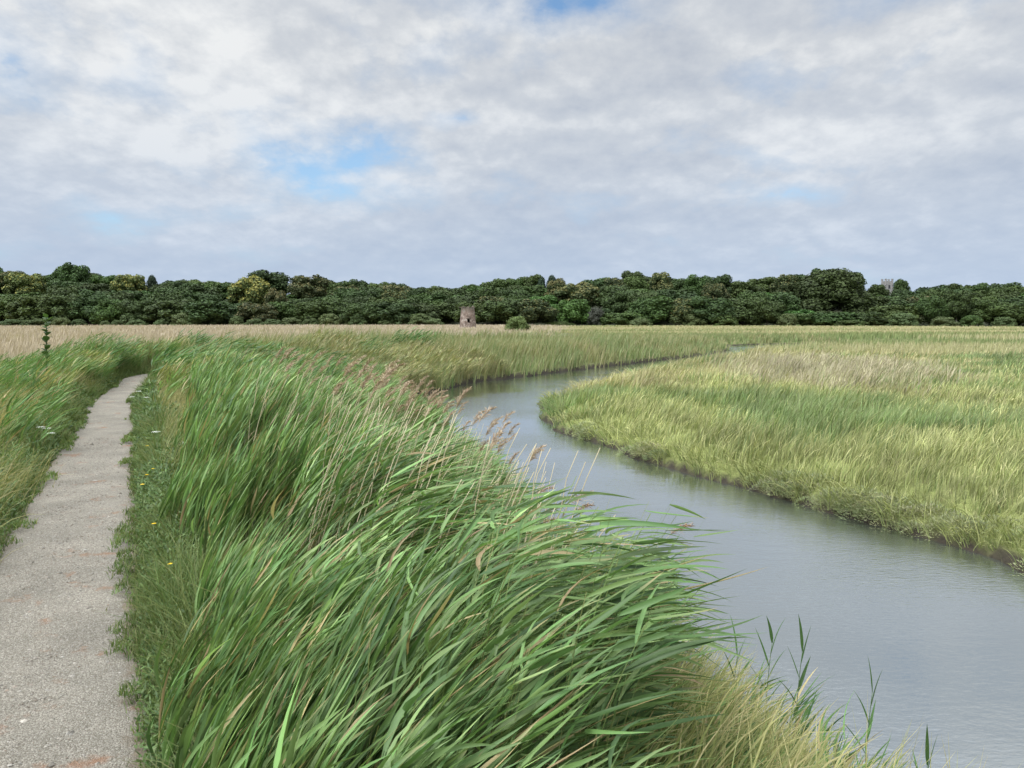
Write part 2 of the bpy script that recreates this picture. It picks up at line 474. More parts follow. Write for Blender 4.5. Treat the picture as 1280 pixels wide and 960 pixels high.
# loose stones lying on the path
ns = 26000
sel = rng.integers(0, int((Q[:, 1] < 14).sum()), ns)
offs = rng.normal(0, .36, ns); offs = np.clip(offs, -.8, .8)
sx = Q[sel, 0] + Nn[sel, 0] * offs + rng.normal(0, .05, ns); sy = Q[sel, 1] + Nn[sel, 1] * offs + rng.normal(0, .05, ns)
ok = sy > .8; sx, sy, sel, offs = sx[ok], sy[ok], sel[ok], offs[ok]; ns = len(sx)
so = np.where(offs > 0, offs / hwL[sel], offs / hwR[sel])
sz = base_z[sel] + np.maximum(.022 - .03 * np.abs(so) ** 6, -.002)
r = np.exp(rng.normal(math.log(.0044), .50, ns))
octa = np.array([(1, 0, 0), (0, 1, 0), (-1, 0, 0), (0, -1, 0), (0, 0, .7), (0, 0, -.7)], float)
V = np.stack([sx, sy, sz], -1)[:, None, :] + octa[None] * r[:, None, None] * rng.uniform(.6, 1.35, (ns, 6, 1))
an = rng.uniform(0, 6.28, ns)
fi = np.array([(0, 1, 4), (1, 2, 4), (2, 3, 4), (3, 0, 4), (1, 0, 5), (2, 1, 5), (3, 2, 5), (0, 3, 5)])
Fi = (np.arange(ns)[:, None, None] * 6 + fi[None]).reshape(-1, 3)
sc = pick(ns, (.12, .108, .088), (.19, .175, .145), (.32, .30, .26), (.17, .13, .095), jit=.15)
gme = mesh_np('gravel', V.reshape(-1, 3), Fi, np.repeat(sc, 6, 0), False)
m, nt = new_mat('stone')
out = nt.nodes.new('ShaderNodeOutputMaterial'); at = nt.nodes.new('ShaderNodeAttribute'); at.attribute_name = 'Col'
p = node(nt, 'ShaderNodeBsdfPrincipled', Roughness=.85); link(nt, at.outputs['Color'], p.inputs['Base Color']); link(nt, p.outputs[0], out.inputs['Surface'])
tag(obj('gravel', gme, m), 'loose grey and tan stones strewn over the path', 'gravel', kind='stuff')

# ================================================================== GREEN REEDS between path and river
G1, G2, G3, G4, G5 = (.082, .168, .050), (.122, .220, .066), (.178, .255, .088), (.048, .106, .038), (.225, .295, .120)
def near_reed_mask(L, x, y):
    edge = np.interp(y, [0, 4, 9, 13, 20], [.72, .76, .98, 1.45, 1.7]) + .75 * (fbm(y / .9, x / .9, 61, 3) - .5) + .6 * smooth(9, 20, y) * (fbm(y / 4, y * 0 + 3, 62, 2) - .3)
    pathside = (L.e > edge) & (x > -.49 * y - .3)
    water = L.s > .12
    toe = x < np.interp(y, [0, 3, 4, 5.2, 6.0, 7.0, 8.5], [.1, .30, .50, .92, .85, .35, 9])
    return L.left & pathside & water & toe & (np.hypot(x, y) > 2.0)

mb = MB()
n = 34000
x = rng.uniform(-12, 3, n); y = rng.uniform(.8, 18, n)
L = land(x, y)
ok = near_reed_mask(L, x, y) & (np.abs(x) < 1.0 * y + 2.0) & (rng.random(n) < .16 + .9 * (fbm(x / .7, y / .7, 71, 3) > .445)) 
x, y = x[ok], y[ok]; L = land(x, y)
print('near reeds', len(x))
expo = smooth(3.6, .5, L.s)
H = (1.24 - .22 * expo) * (.66 + .66 * fbm(x / 1.1, y / 1.1, 81, 2)) * rng.uniform(.80, 1.12, len(x))
H *= 1 - .50 * smooth(1.9, .8, L.e)
side_ = smooth(-.46, .06, x / np.maximum(y, 1) + .12 * (fbm(x / 1.2, y / 1.2, 92, 2) - .5))   # sheltered by the bank on the path side, blown flat by the water
flag = .02 + .86 * side_
lean = .12 + .30 * side_ + .22 * expo + .25 * (fbm(x / 1.6, y / 1.6, 91, 2) - .5)
far = np.hypot(x, y) > 9
for sel, nl, seg, fold, w in ((~far, 10, 6, True, .0235), (far, 9, 5, False, .0235)):
    reeds(mb, x[sel], y[sel], L.z[sel], H[sel], lean[sel], nl, .39, w, seg, (G1, G2, G3, G4, G5), fold=fold, spread=.46, jit=.26, tan=.065, stemw=.0075, droop=(-.05, .6), flag=flag[sel], cs=.75)
tag(obj('green_reeds', mb.mesh('green_reeds'), M_LEAF), 'dense green reeds bent by the wind between path and river', 'reeds', kind='stuff')

# reeds on the same bank further on, and the far side of the bend
mb = MB()
n = 42000
x = rng.uniform(-26, 3, n); y = rng.uniform(17, 46, n)
L = land(x, y)
w = np.where(L.s < 9, 1, .7)
ok = L.left & (L.s > .1) & (L.e > 1.0) & (x > -.52 * y - 2) & (rng.random(n) < .75 * (.35 + .9 * (fbm(x / 2, y / 2, 72, 3) > .42)))
x, y = x[ok], y[ok]; L = land(x, y)
yel = (fbm(x / 3.5, y / 3.5, 73, 2) + .10 * smooth(20, 30, y) > .53)
H = 1.25 * (.50 + .95 * fbm(x / 2.4, y / 2.4, 82, 3)) * rng.uniform(.8, 1.1, len(x)) * (1 - .25 * smooth(2.4, 1.2, L.e))
lean = .35 + .35 * smooth(3, .4, L.s)
YG = ((.23, .22, .09), (.17, .205, .075), (.32, .27, .14), (.12, .17, .06))
for sel, cs in ((~yel, (G1, G2, G3, (.16, .20, .08))), (yel, YG)):
    reeds(mb, x[sel], y[sel], L.z[sel], H[sel], lean[sel], 6, .46, .036, 4, cs, tan=.08, stemw=.010, cs=1.3, jit=.24)
for px, D, hh in ((165, 27, 1.5), (158, 29, 1.3), (262, 29, 1.4), (300, 31, 1.5), (336, 28, 1.5), (352, 33, 1.4), (408, 31, 1.5), (240, 36, 1.3), (458, 40, 1.5), (500, 46, 1.7), (524, 47, 1.6), (380, 24, 1.3), (225, 22, 1.1), (300, 20, 1.2)):
    n = 70; x = (px - 640) / F * D + rng.normal(0, .5, n); y = D + rng.normal(0, .5, n); L = land(x, y)
    ok = (L.s > .2) & (L.e > .8); x, y = x[ok], y[ok]; L = land(x, y)
    reeds(mb, x, y, L.z, (hh + .28) * rng.uniform(.75, 1.1, len(x)), np.full(len(x), .4), 8, .52, .042, 4, (G1, G4, (.10, .17, .05)), tan=.02, stemw=.010, cs=1.5, flag=.55)
tag(obj('bank_reeds', mb.mesh('bank_reeds'), M_LEAF), 'mixed green and yellowing reeds along the bank before the bend', 'reeds', kind='stuff')

mb = MB()
n = 60000
x, y, d = scatter(n, 34, 125, -26, 42, 0.2)
L = land(x, y)
inn = L.s + 5 * (fbm(x / 9, y / 9, 74, 2) - .5)
ok = L.left & (L.s > .04) & (inn < 17) & (L.e > .9)
x, y, d = x[ok], y[ok], d[ok]; L = land(x, y)
print('outer', len(x))
pt = fbm(x / 4, y / 3, 75, 3)
H = 1.70 * (.78 + .4 * fbm(x / 3, y / 3, 83, 2)) * rng.uniform(.8, 1.1, len(x)) * (.72 + .28 * smooth(.2, 2.5, L.s))
H = H * (1 - .35 * smooth(60, 95, d))
lean = np.full(len(x), .45)
lw = .0012 * d
k1 = pt > .57
for sel, cs in ((~k1, ((.10, .175, .065), (.16, .22, .08), (.22, .24, .10), (.33, .28, .17))), (k1, ((.22, .235, .10), (.27, .25, .125), (.17, .215, .08), (.31, .265, .16)))):
    nn_ = int(sel.sum())
    base = np.stack([x, y, L.z - .03], -1)[sel]
    for q_ in range(3):
        c = pick(nn_, *cs, jit=.16)
        tp = pick(nn_, (.33, .27, .16), cs[0], cs[1], jit=.1)
        ribbons(mb, base + rng.normal(0, .10, (nn_, 3)) * (1, 1, 0), WIND + rng.normal(0, .8, nn_), H[sel] * rng.uniform(.6, 1.08, nn_), lw[sel] * rng.uniform(.6, 1.3, nn_),
                np.abs(rng.normal(.08, .1, nn_)), rng.uniform(.2, .9, nn_), 3, c, tip=tp, kind='grass', roll=rng.normal(0, .8, nn_), tippos=.75)
tag(obj('far_bank_reeds', mb.mesh('far_bank_reeds'), M_GRASS), 'tall green and tan reeds lining the outer bank of the bend', 'reeds', kind='stuff')

# ================================================================== LEFT OF THE PATH
mb = MB()
n = 15000
x = rng.uniform(-26, -2, n); y = rng.uniform(3, 34, n)
L = land(x, y)
lf = x < np.interp(y, PATH[:, 1], PATH[:, 0])
pf = fbm(x / 2.2, y / 2.2, 76, 3)
ok = L.left & lf & (L.e > .58 + .35 * pf + .2 * smooth(11, 16, y) - .2 * smooth(16, 26, y)) & (x > -.85 * y - 2) & (L.e < 8)
x, y = x[ok], y[ok]; L = land(x, y); pf = pf[ok]
gr = (y > 11.5 + 3 * (pf - .5)) & (pf < .58)
H = 1.22 * (.68 + .64 * fbm(x / 2, y / 2, 84, 2)) * (1 + .25 * smooth(18, 28, y)) * (1 - .35 * smooth(2.2, 1.0, L.e))
lean = np.full(len(x), .60)
reeds(mb, x[gr], y[gr], L.z[gr], H[gr], lean[gr], 7, .42, .026, 4, (G1, G2, (.15, .22, .075), G4), tan=.07, stemw=.008)
gr = ~gr
rep = np.repeat(np.where(gr)[0], 9)
nn_ = len(rep)
base = np.stack([x, y, L.z - .03], -1)[rep] + rng.normal(0, .12, (nn_, 3)) * (1, 1, 0)
c = pick(nn_, (.24, .225, .095), (.33, .285, .14), (.15, .185, .065), jit=.15)
tp = pick(nn_, (.48, .40, .22), (.40, .345, .17), (.26, .25, .11), jit=.12)
ribbons(mb, base, WIND + rng.normal(0, .5, nn_), H[rep] * rng.uniform(.5, .95, nn_), np.full(nn_, .0075) * rng.uniform(.6, 1.5, nn_),
        np.abs(rng.normal(.15, .15, nn_)), rng.uniform(.5, 1.6, nn_), 5, c, tip=tp, kind='grass', roll=rng.normal(0, .7, nn_))
n = 30000
x = rng.uniform(-16, -2, n); y = rng.uniform(8.5, 25, n)
L = land(x, y)
e_in = np.interp(y, [0, 9, 13, 20, 27], [.7, .85, .95, 1.05, 1.1])
ok = L.left & (x > np.interp(y, PATH[:, 1], PATH[:, 0])) & (L.e > e_in) & (L.e < e_in + .9 + .5 * smooth(9, 16, y)) & (fbm(x / 1.1, y / 1.1, 64, 3) > .56 - .14 * smooth(9, 14, y))
x, y = x[ok], y[ok]; L = land(x, y)
rep = np.repeat(np.arange(len(x)), 3); nn_ = len(rep)
c = pick(nn_, (.26, .245, .10), (.36, .305, .155), (.16, .195, .07), jit=.15)
tp = pick(nn_, (.50, .42, .24), (.40, .345, .17), (.24, .25, .11), jit=.12)
ribbons(mb, np.stack([x, y, L.z - .03], -1)[rep] + rng.normal(0, .07, (nn_, 3)) * (1, 1, 0), WIND + rng.normal(0, .6, nn_), rng.uniform(.35, .85, nn_),
        np.maximum(.006, .0006 * y[rep]) * rng.uniform(.6, 1.4, nn_), np.abs(rng.normal(.10, .12, nn_)), rng.uniform(.2, 1.1, nn_), 4, c, tip=tp, kind='grass', roll=rng.normal(0, .7, nn_))
tag(obj('bankside_grass', mb.mesh('bankside_grass'), M_GRASS), 'straw tipped grass and short reeds leaning over the path edge', 'grass', kind='stuff')

# ================================================================== VERGES: low grass and broad leaved weeds on both sides of the gravel
mb = MB()
n = 110000
sel = np.searchsorted(Q[:, 1], .5 + 33 * rng.random(n) ** 1.9).clip(0, len(Q) - 1)
keepq = Q[sel, 1] < 34; sel = sel[keepq]; n = len(sel)
side = np.where(rng.random(n) < .62, -1, 1)
o_ = (.38 + np.abs(rng.normal(.0, .42, n))) * side
x = Q[sel, 0] + Nn[sel, 0] * o_ + rng.normal(0, .03, n); y = Q[sel, 1] + Nn[sel, 1] * o_ + rng.normal(0, .03, n)
hw = np.where(side > 0, hwL[sel], hwR[sel])
tuft = fbm(x * 1.6, y * 1.6, 77, 3)
ok = (y > .5) & (np.hypot(x, y) > 1.2) & ((np.abs(o_) > hw + .03) | ((np.abs(o_) > hw - .16) & (tuft > .58))) & (tuft > .22)
x, y, o_, tuft, hw = x[ok], y[ok], o_[ok], tuft[ok], hw[ok]; n = len(x); L = land(x, y)
zz = L.z + .005 + .05 * (np.abs(o_) < hw)
hh = (.04 + .30 * smooth(.0, .50, np.abs(o_) - hw)) * (.35 + 1.3 * tuft) * rng.uniform(.5, 1.5, n)
c = pick(n, (.075, .14, .040), (.11, .175, .05), (.18, .18, .07), (.055, .105, .032), jit=.22) * np.exp(1.1 * (fbm(x * 2.2, y * 2.2, 66, 3) - .5))[:, None]
tp = pick(n, (.22, .20, .09), (.09, .155, .045), (.13, .175, .055), jit=.15)
ribbons(mb, np.stack([x, y, zz], -1), rng.uniform(0, 6.28, n), hh * 1.3, np.full(n, .0055) * rng.uniform(.6, 1.6, n) * np.clip(np.hypot(x, y) / 6, 1, 3),
        np.abs(rng.normal(.25, .25, n)), rng.uniform(.3, 1.4, n), 3, c, tip=tp, kind='grass', roll=rng.normal(0, .6, n))
tag(obj('verge_grass', mb.mesh('verge_grass'), M_GRASS), 'short scruffy grass edging both sides of the gravel', 'grass', kind='stuff')

mb = MB()
n = 85000
sel = np.searchsorted(Q[:, 1], 1.5 + 30 * rng.random(n) ** 1.4).clip(0, len(Q) - 1)
side = np.where(rng.random(n) < .8, -1, 1)
o_ = (.60 + np.abs(rng.normal(.12, .33, n))) * side
cl = (Q[sel] + Nn[sel] * o_[:, None])
x = cl[:, 0] + rng.normal(0, .03, n); y = cl[:, 1] + rng.normal(0, .03, n)
wd = fbm(x * 1.1, y * 1.1, 78, 3)
ok = (y > 2.0) & (y < 30) & (wd > .40 - .16 * smooth(3, 6, y))
x, y, o_, wd = x[ok], y[ok], o_[ok], wd[ok]; n = len(x); L = land(x, y)
zz = L.z + rng.random(n) ** 1.2 * (.04 + .34 * smooth(.5, .95, np.abs(o_))) * (.4 + 1.2 * wd) * (.5 + .5 * smooth(4, 8, y))
sc_ = np.clip(np.hypot(x, y) / 8, 1, 2.6)
c = pick(n, (.06, .115, .032), (.09, .15, .042), (.13, .175, .055), (.045, .085, .03), jit=.22)
ribbons(mb, np.stack([x, y, zz], -1), rng.uniform(0, 6.28, n), rng.uniform(.028, .065, n) * sc_, rng.uniform(.009, .019, n) * sc_,
        rng.uniform(.5, 1.3, n), rng.uniform(.2, .9, n), 3, c, kind='leaf', roll=rng.normal(0, .4, n))
tag(obj('verge_weeds', mb.mesh('verge_weeds'), M_HERB), 'low broad leaved weeds between the gravel and the reeds', 'weeds', kind='stuff')

# grassy toe of the bank, by the water at the photographer's feet
mb = MB()
n = 22000
x = rng.uniform(-.8, 4.2, n); y = rng.uniform(2.6, 8.4, n)
L = land(x, y)
ok = L.left & (L.s > .02) & (x > np.interp(y, [0, 2.6, 4, 5.2, 6.0, 7.0], [-.1, .15, .40, .78, .7, .3]))
x, y = x[ok], y[ok]; L = land(x, y); n = len(x)
c = pick(n, (.17, .225, .070), (.12, .20, .055), (.30, .28, .11), (.09, .165, .045), jit=.22)
tp = pick(n, (.34, .31, .13), (.22, .25, .09), (.40, .34, .18), jit=.12)
hh = (.20 + .42 * smooth(.0, .9, L.s)) * (.6 + .8 * fbm(x / .7, y / .7, 65, 2)) * rng.uniform(.55, 1.25, n)
ribbons(mb, np.stack([x, y, L.z - .02], -1), WIND + rng.normal(0, .7, n), hh * 1.15, rng.uniform(.005, .017, n), np.abs(rng.normal(.15, .2, n)),
        rng.uniform(.3, 1.7, n), 5, c, tip=tp, kind='grass', roll=rng.normal(0, .7, n))
n = 900
x = rng.uniform(-.2, 3.2, n); y = rng.uniform(3.0, 7.5, n); L = land(x, y)
ok = L.left & (L.s > .06) & (x > np.interp(y, [2.6, 4, 5.2, 6.0, 7.0], [.1, .35, .75, .65, .3])) & (rng.random(n) < .45)
x, y = x[ok], y[ok]; L = land(x, y)
reeds(mb, x, y, L.z, .42 * rng.uniform(.6, 1.3, len(x)), np.full(len(x), .3), 5, .34, .018, 5, (G1, G2, G4), tan=.1, stemw=.005, th0=.05)
tag(obj('waterside_grass', mb.mesh('waterside_grass'), M_GRASS), 'yellow green grass at the water edge below the reeds', 'grass', kind='stuff')

# ================================================================== RIGHT MARSH
def rm_color(x, y, n):
    """pattern of the right marsh: lime grass near the water, dull green patches, a pinkish stand of dead reed, pale far bands"""
    d = np.hypot(x, y)
    a = fbm(x / 4, y / 5, 101, 3); b = fbm(x / 11, y / 7, 102, 3)
    lime = pick(n, (.205, .225, .085), (.26, .262, .115), (.155, .195, .072), jit=.16)
    ltip = pick(n, (.52, .48, .25), (.34, .345, .145), (.23, .265, .095), jit=.2)
    dull = pick(n, (.10, .17, .055), (.15, .205, .075), (.20, .22, .10), jit=.14)
    dtip = pick(n, (.22, .24, .12), (.13, .19, .07), jit=.12)
    dead = pick(n, (.38, .325, .235), (.33, .285, .20), (.27, .27, .14), jit=.14)
    pale = pick(n, (.33, .30, .15), (.27, .265, .12), (.37, .32, .19), jit=.12)
    c, t = lime.copy(), ltip.copy()
    a = a + rng.normal(0, .07, n); b = b + rng.normal(0, .06, n)
    k = a > .60; c[k], t[k] = dull[k], dtip[k]
    v = (y - 45) / 12 + .5 * (a - .5); u = (x - 18.5 - .30 * (y - 45)) / 6.2
    k = (u * u + v * v + 1.5 * (fbm(x / 2, y / 3, 103, 3) - .5) + rng.normal(0, .42, n)) < .70
    c[k], t[k] = dead[k], dead[k]
    k2 = (~k) & (y > 24) & (b + .30 * smooth(36, 60, y) > .56); c[k2], t[k2] = pale[k2], pale[k2]
    k3 = (~k) & (y > 20) & (fbm(x / 9, y / 4, 104, 3) + rng.normal(0, .05, n) > .66 + rng.normal(0, .04, n)); c[k3], t[k3] = dull[k3], dtip[k3]
    tall = np.where(k, 1.45, np.where(k3, 1.12, np.where(k2, 1.0, 1.0)))
    return c, t, tall

mb = MB()
n = 24000
x, y, d = scatter(n, 8, 110, -3, 46, .55)
L = land(x, y)
ok = (~L.left) & (L.s > .12) & (y > 2)
x, y, d = x[ok], y[ok], d[ok]; n0 = len(x)
per = 7
rep = np.repeat(np.arange(n0), per); n = len(rep)
dd = d[rep]
bx = x[rep] + rng.normal(0, .075, n) * np.clip(dd / 12, .8, 5); by = y[rep] + rng.normal(0, .075, n) * np.clip(dd / 12, .8, 5)
L = land(bx, by)
c, t, tall = rm_color(x, y, n0)
cv = np.exp(rng.normal(0, .17, (n0, 1)) + .9 * (fbm(x / 1.3, y / 1.3, 106, 3) - .5)[:, None])
c = c[rep] * cv[rep] * np.exp(rng.normal(0, .1, (n, 1))); t = t[rep] * cv[rep] * np.exp(rng.normal(0, .1, (n, 1)))
ca = (WIND - .1 + rng.normal(0, .65, n0))[rep]; cb = rng.uniform(.5, 1.25, n0)[rep]
hh = .50 * tall[rep] * ((.45 + 1.1 * fbm(x / 1.5, y / 1.5, 105, 3)) * rng.uniform(.75, 1.2, n0))[rep] * rng.uniform(.55, 1.1, n)
hh *= (.88 + .12 * smooth(.3, 2.2, L.s)) * (1 + .25 * smooth(32, 38, by) * smooth(9, 3, L.s))
okb = L.s > .05
print('marsh blades', okb.sum())
okb &= ~L.left
sel = okb
th_e = np.abs(rng.normal(.10, .12, n)); az_e = ca + rng.normal(0, .35, n); bd_e = cb * rng.uniform(.6, 1.25, n)
nb = okb & (L.s < 1.3)                                               # the edge of the turf hangs over the water
gxs = land(bx[nb] + .06, by[nb]).s - L.s[nb]; gys = land(bx[nb], by[nb] + .06).s - L.s[nb]
k_ = rng.random(nb.sum()) < (1 - smooth(.2, 1.3, L.s[nb])) * .85
ii_ = np.where(nb)[0][k_]
az_e[ii_] = (np.arctan2(-gys, -gxs)[k_] + rng.normal(0, .6, k_.sum())); th_e[ii_] += .25; bd_e[ii_] *= 1.35; hh[ii_] *= 1.15
ribbons(mb, np.stack([bx, by, L.z - .02], -1)[sel], az_e[sel], (hh * 1.15)[sel], (np.maximum(.008, .00105 * dd) * rng.uniform(.6, 1.3, n))[sel],
        th_e[sel], bd_e[sel], 4, c[sel], tip=t[sel], kind='grass', roll=rng.normal(0, .7, n)[sel], tippos=.62)
tag(obj('marsh_grass', mb.mesh('marsh_grass'), M_GRASS), 'lime green marsh grass inside the river bend', 'grass', kind='stuff')

# grey green cushions of saltmarsh shrub hanging over the right bank
mb = MB()
nc = 520
tt = rng.random(nc)
iR = (rng.random(nc) ** 1.35 * (len(RB) * .42) + len(RB) * .02).astype(int)
cx = RB[iR, 0] + rng.uniform(-.1, .9, nc); cy = RB[iR, 1] + rng.uniform(-.3, .5, nc)
L = land(cx, cy)
ok = (L.s > .06) & (L.s < .45 + .75 * smooth(20, 11, cy)) & (~L.left) & (fbm(cx / 1.2, cy / 1.2, 67, 2) > .30 + .30 * smooth(13, 20, cy)); cx, cy = cx[ok], cy[ok]; L = land(cx, cy); nc = len(cx)
rad = rng.uniform(.16, .34, nc) * (1 - .3 * smooth(.6, 1.1, L.s))
per = 210
rep = np.repeat(np.arange(nc), per); n = len(rep)
dv = nrm(rng.normal(0, 1, (n, 3)) + (0, 0, .35)); dv[:, 2] = np.abs(dv[:, 2]) - .18
rr = rad[rep] * rng.uniform(.75, 1.08, n)
Pp = np.stack([cx, cy, L.z + .02], -1)[rep] + dv * rr[:, None] * (1.15, 1.15, .8)
base_c = pick(nc, (.17, .20, .11), (.22, .235, .115), (.16, .21, .085), (.25, .225, .13), jit=.14)
c = base_c[rep] * np.exp(rng.normal(0, .16, (n, 1)))
sc_ = np.clip(np.hypot(cx, cy) / 14, 1, 3)[rep]
ribbons(mb, Pp, np.arctan2(dv[:, 1], dv[:, 0]) + rng.normal(0, .5, n), rng.uniform(.03, .06, n) * sc_, rng.uniform(.012, .02, n) * sc_,
        np.arccos(np.clip(dv[:, 2], -1, 1)) * .8, rng.uniform(.1, .5, n), 2, c, kind='leaf', roll=rng.normal(0, .6, n))
tag(obj('bank_shrubs', mb.mesh('bank_shrubs'), M_HERB), 'grey green cushions of low saltmarsh shrub along the right bank', 'shrubs', kind='stuff')

# ================================================================== FAR FIELDS
mb = MB()
n = 95000
x, y, d = scatter(n, 40, 332, -44, 44, .35)
L = land(x, y)
inn = L.s + 5 * (fbm(x / 9, y / 9, 74, 2) - .5)
ok = (L.left & (L.e > 3) & ((inn > 14) | (y > 108)) & (L.s > .5)) | ((~L.left) & (d > 70) & (L.s > .5))
x, y, d = x[ok], y[ok], d[ok]; L = land(x, y); n = len(x)
px = 640 + F * x / y
brown = pick(n, (.37, .315, .245), (.32, .27, .20), (.44, .375, .29), jit=.12)
palef = pick(n, (.33, .31, .17), (.38, .345, .21), (.28, .28, .13), jit=.10)
green = pick(n, (.13, .18, .07), (.17, .21, .085), (.21, .225, .10), jit=.14)
mixr = smooth(600, 740, px + 90 * (fbm(x / 30, y / 20, 111, 3) - .5) + .4 * (110 - np.minimum(d, 110)))
kk = rng.random(n) < mixr
c = np.where(kk[:, None], palef, brown)
band = fbm(x / 45, y / 11, 112, 3)
kg = (band + rng.normal(0, .03, n) > .57) & kk
c = np.where(kg[:, None], green, c)
kg2 = (fbm(x / 25, y / 9, 113, 3) > .69) & ~kk
c = np.where(kg2[:, None] & (rng.random(n) < .6)[:, None], palef * .85, c)
H = np.where(kk, 1.0, 1.35) * rng.uniform(.8, 1.08, n) * (.88 + .24 * fbm(x / 8, y / 8, 114, 2))
base = np.stack([x, y, L.z - .03], -1)
for q_ in range(2):
    ribbons(mb, base + rng.normal(0, .2, (n, 3)) * (1, 1, 0), WIND + rng.normal(0, 1.0, n), H * rng.uniform(.85, 1.05, n), .0011 * d * rng.uniform(.6, 1.4, n),
            np.abs(rng.normal(.05, .06, n)), rng.uniform(.1, .6, n), 2, c * np.exp(rng.normal(0, .07, (n, 1))), kind='grass', roll=rng.normal(0, .8, n))
tag(obj('dead_reed_field', mb.mesh('dead_reed_field'), M_DRY), 'pale brown field of last year\'s reed reaching to the wood', 'reed field', kind='stuff')

# ================================================================== TREES
def crown_mesh(seed, lobes=18, cards=6000, flat=1.0, low=.06, bloom=0.0, spire=False, card=.025, dome=False):
    rg = np.random.default_rng(seed)
    mb = MB()
    cs, rs = [], []
    for i in range(lobes):
        u = (i + .5) / lobes
        ph = i * 2.39996 + rg.normal(0, .35)
        zc = low + .14 + (.70 - low) * u + rg.normal(0, .03)
        prof_r = (math.sqrt(max(0, 1 - ((zc - .42) / .56) ** 2)) if not spire else 1.05 * (1 - zc)) * .36
        rr = prof_r * rg.uniform(.75, 1.08)
        if dome:
            zc = low + (.80 - low) * u ** .8 + rg.normal(0, .02); rr = .37 * math.sqrt(max(0, 1 - (max(zc - .05, 0) / .80) ** 2)) * rg.uniform(.9, 1.05)
        cs.append((rr * math.cos(ph), rr * math.sin(ph), zc)); rs.append(rg.uniform(.135, .21) * (1 if not spire else .75) * (.85 if dome else 1))
    cs.append((0, 0, .72)); rs.append(.2)
    cs.append((rg.normal(0, .04), rg.normal(0, .04), .45)); rs.append(.30)
    cs = np.array(cs); rs = np.array(rs)
    # dark inner masses so that light does not pour through
    t = np.linspace(0, np.pi, 7); p = np.linspace(0, 2 * np.pi, 9)[:-1]
    for c, r in zip(cs, rs):
        V = np.stack([np.outer(np.sin(t), np.cos(p)), np.outer(np.sin(t), np.sin(p)), np.outer(np.cos(t), np.ones(8))], -1).reshape(-1, 3)
        V = V * r * .68 + c
        q = []
        for a in range(6):
            for b in range(8): q.append((a * 8 + b, (a + 1) * 8 + b, (a + 1) * 8 + (b + 1) % 8, a * 8 + (b + 1) % 8))
        mb.add(V, np.array(q), np.array([.75, .75, .75, 0]))
    w = rs ** 2 / (rs ** 2).sum()
    li = rg.choice(len(cs), cards, p=w)
    d = rg.normal(0, 1, (cards, 3)); d[:, 2] += .35; d = nrm(d)
    P = cs[li] + d * (rs[li] * rg.uniform(.78, 1.10, cards))[:, None]
    # drop cards buried in other lobes
    dist = np.linalg.norm(P[:, None] - cs[None], axis=2) / rs[None]
    ok = (dist.min(1) > .72) & (P[:, 2] > low * .5)
    P, d, li = P[ok], d[ok], li[ok]; n = len(P)
    nv = nrm(d + rg.normal(0, .50, (n, 3)))
    up = nrm(rg.normal(0, 1, (n, 3)))
    a = nrm(np.cross(nv, up)); b = np.cross(nv, a)
    s = card * rg.uniform(.55, 1.35, n)
    q = np.array([(-1, -.35), (-.2, -1), (.9, -.5), (1, .45), (.1, 1), (-.85, .6)])
    V = P[:, None] + (a[:, None] * q[None, :, 0:1] + b[:, None] * q[None, :, 1:2]) * (s[:, None, None] * rg.uniform(.6, 1.1, (n, 6, 1)))
    V -= nv[:, None] * (s[:, None, None] * .18 * (np.abs(q[None, :, 0:1])))
    Cc = np.exp(rg.normal(0, .15, (n, 1))) * np.exp(rg.normal(0, .10, len(cs)))[li][:, None] * np.ones(3)
    al = ((rg.random(n) < bloom * smooth(-.2, .6, d[:, 2])) & (P[:, 2] > .3)).astype(float) if bloom else np.zeros(n)
    C4 = np.c_[Cc, al]
    mb.add(V.reshape(-1, 3), np.arange(n * 6).reshape(n, 6), np.repeat(C4, 6, 0))
    return mb.mesh('crown', False)

def tube(mb, pts, rad, sides=7, col=(1, 1, 1), cap=True):
    pts = np.array(pts, float); k = len(pts)
    T = nrm(np.gradient(pts, axis=0))
    ref = np.array([1, 0, 0]) if abs(T[0, 0]) < .8 else np.array([0, 1, 0])
    A = nrm(np.cross(T, ref)); B = np.cross(T, A)
    ph = np.linspace(0, 2 * np.pi, sides, endpoint=False)
    V = pts[:, None] + (A[:, None] * np.cos(ph)[None, :, None] + B[:, None] * np.sin(ph)[None, :, None]) * np.asarray(rad)[:, None, None]
    q = [(i * sides + j, i * sides + (j + 1) % sides, (i + 1) * sides + (j + 1) % sides, (i + 1) * sides + j) for i in range(k - 1) for j in range(sides)]
    fs = [np.array(q)]
    if cap: fs.append(np.array([[(k - 1) * sides + j for j in range(sides)]]))
    mb.add(V.reshape(-1, 3), fs, np.array(col, float))

def trunk_mesh(seed):
    rg = np.random.default_rng(seed); mb = MB()
    p = [(0, 0, -.06)]
    for i in range(1, 6): p.append((p[-1][0] + rg.normal(0, .012), p[-1][1] + rg.normal(0, .012), i * .13))
    tube(mb, p, [.034, .026, .021, .018, .014, .008])
    for k in range(5):
        a = k * 2.4 + rg.normal(0, .4); z0 = .22 + .08 * k
        b = np.array(p[min(5, int(z0 / .13))]); b[2] = z0
        d = np.array([math.cos(a), math.sin(a), .8])
        tube(mb, [b, b + d * .12, b + d * (.24, .24, .30)], [.012, .008, .003], 5)
    return mb.mesh('trunk')

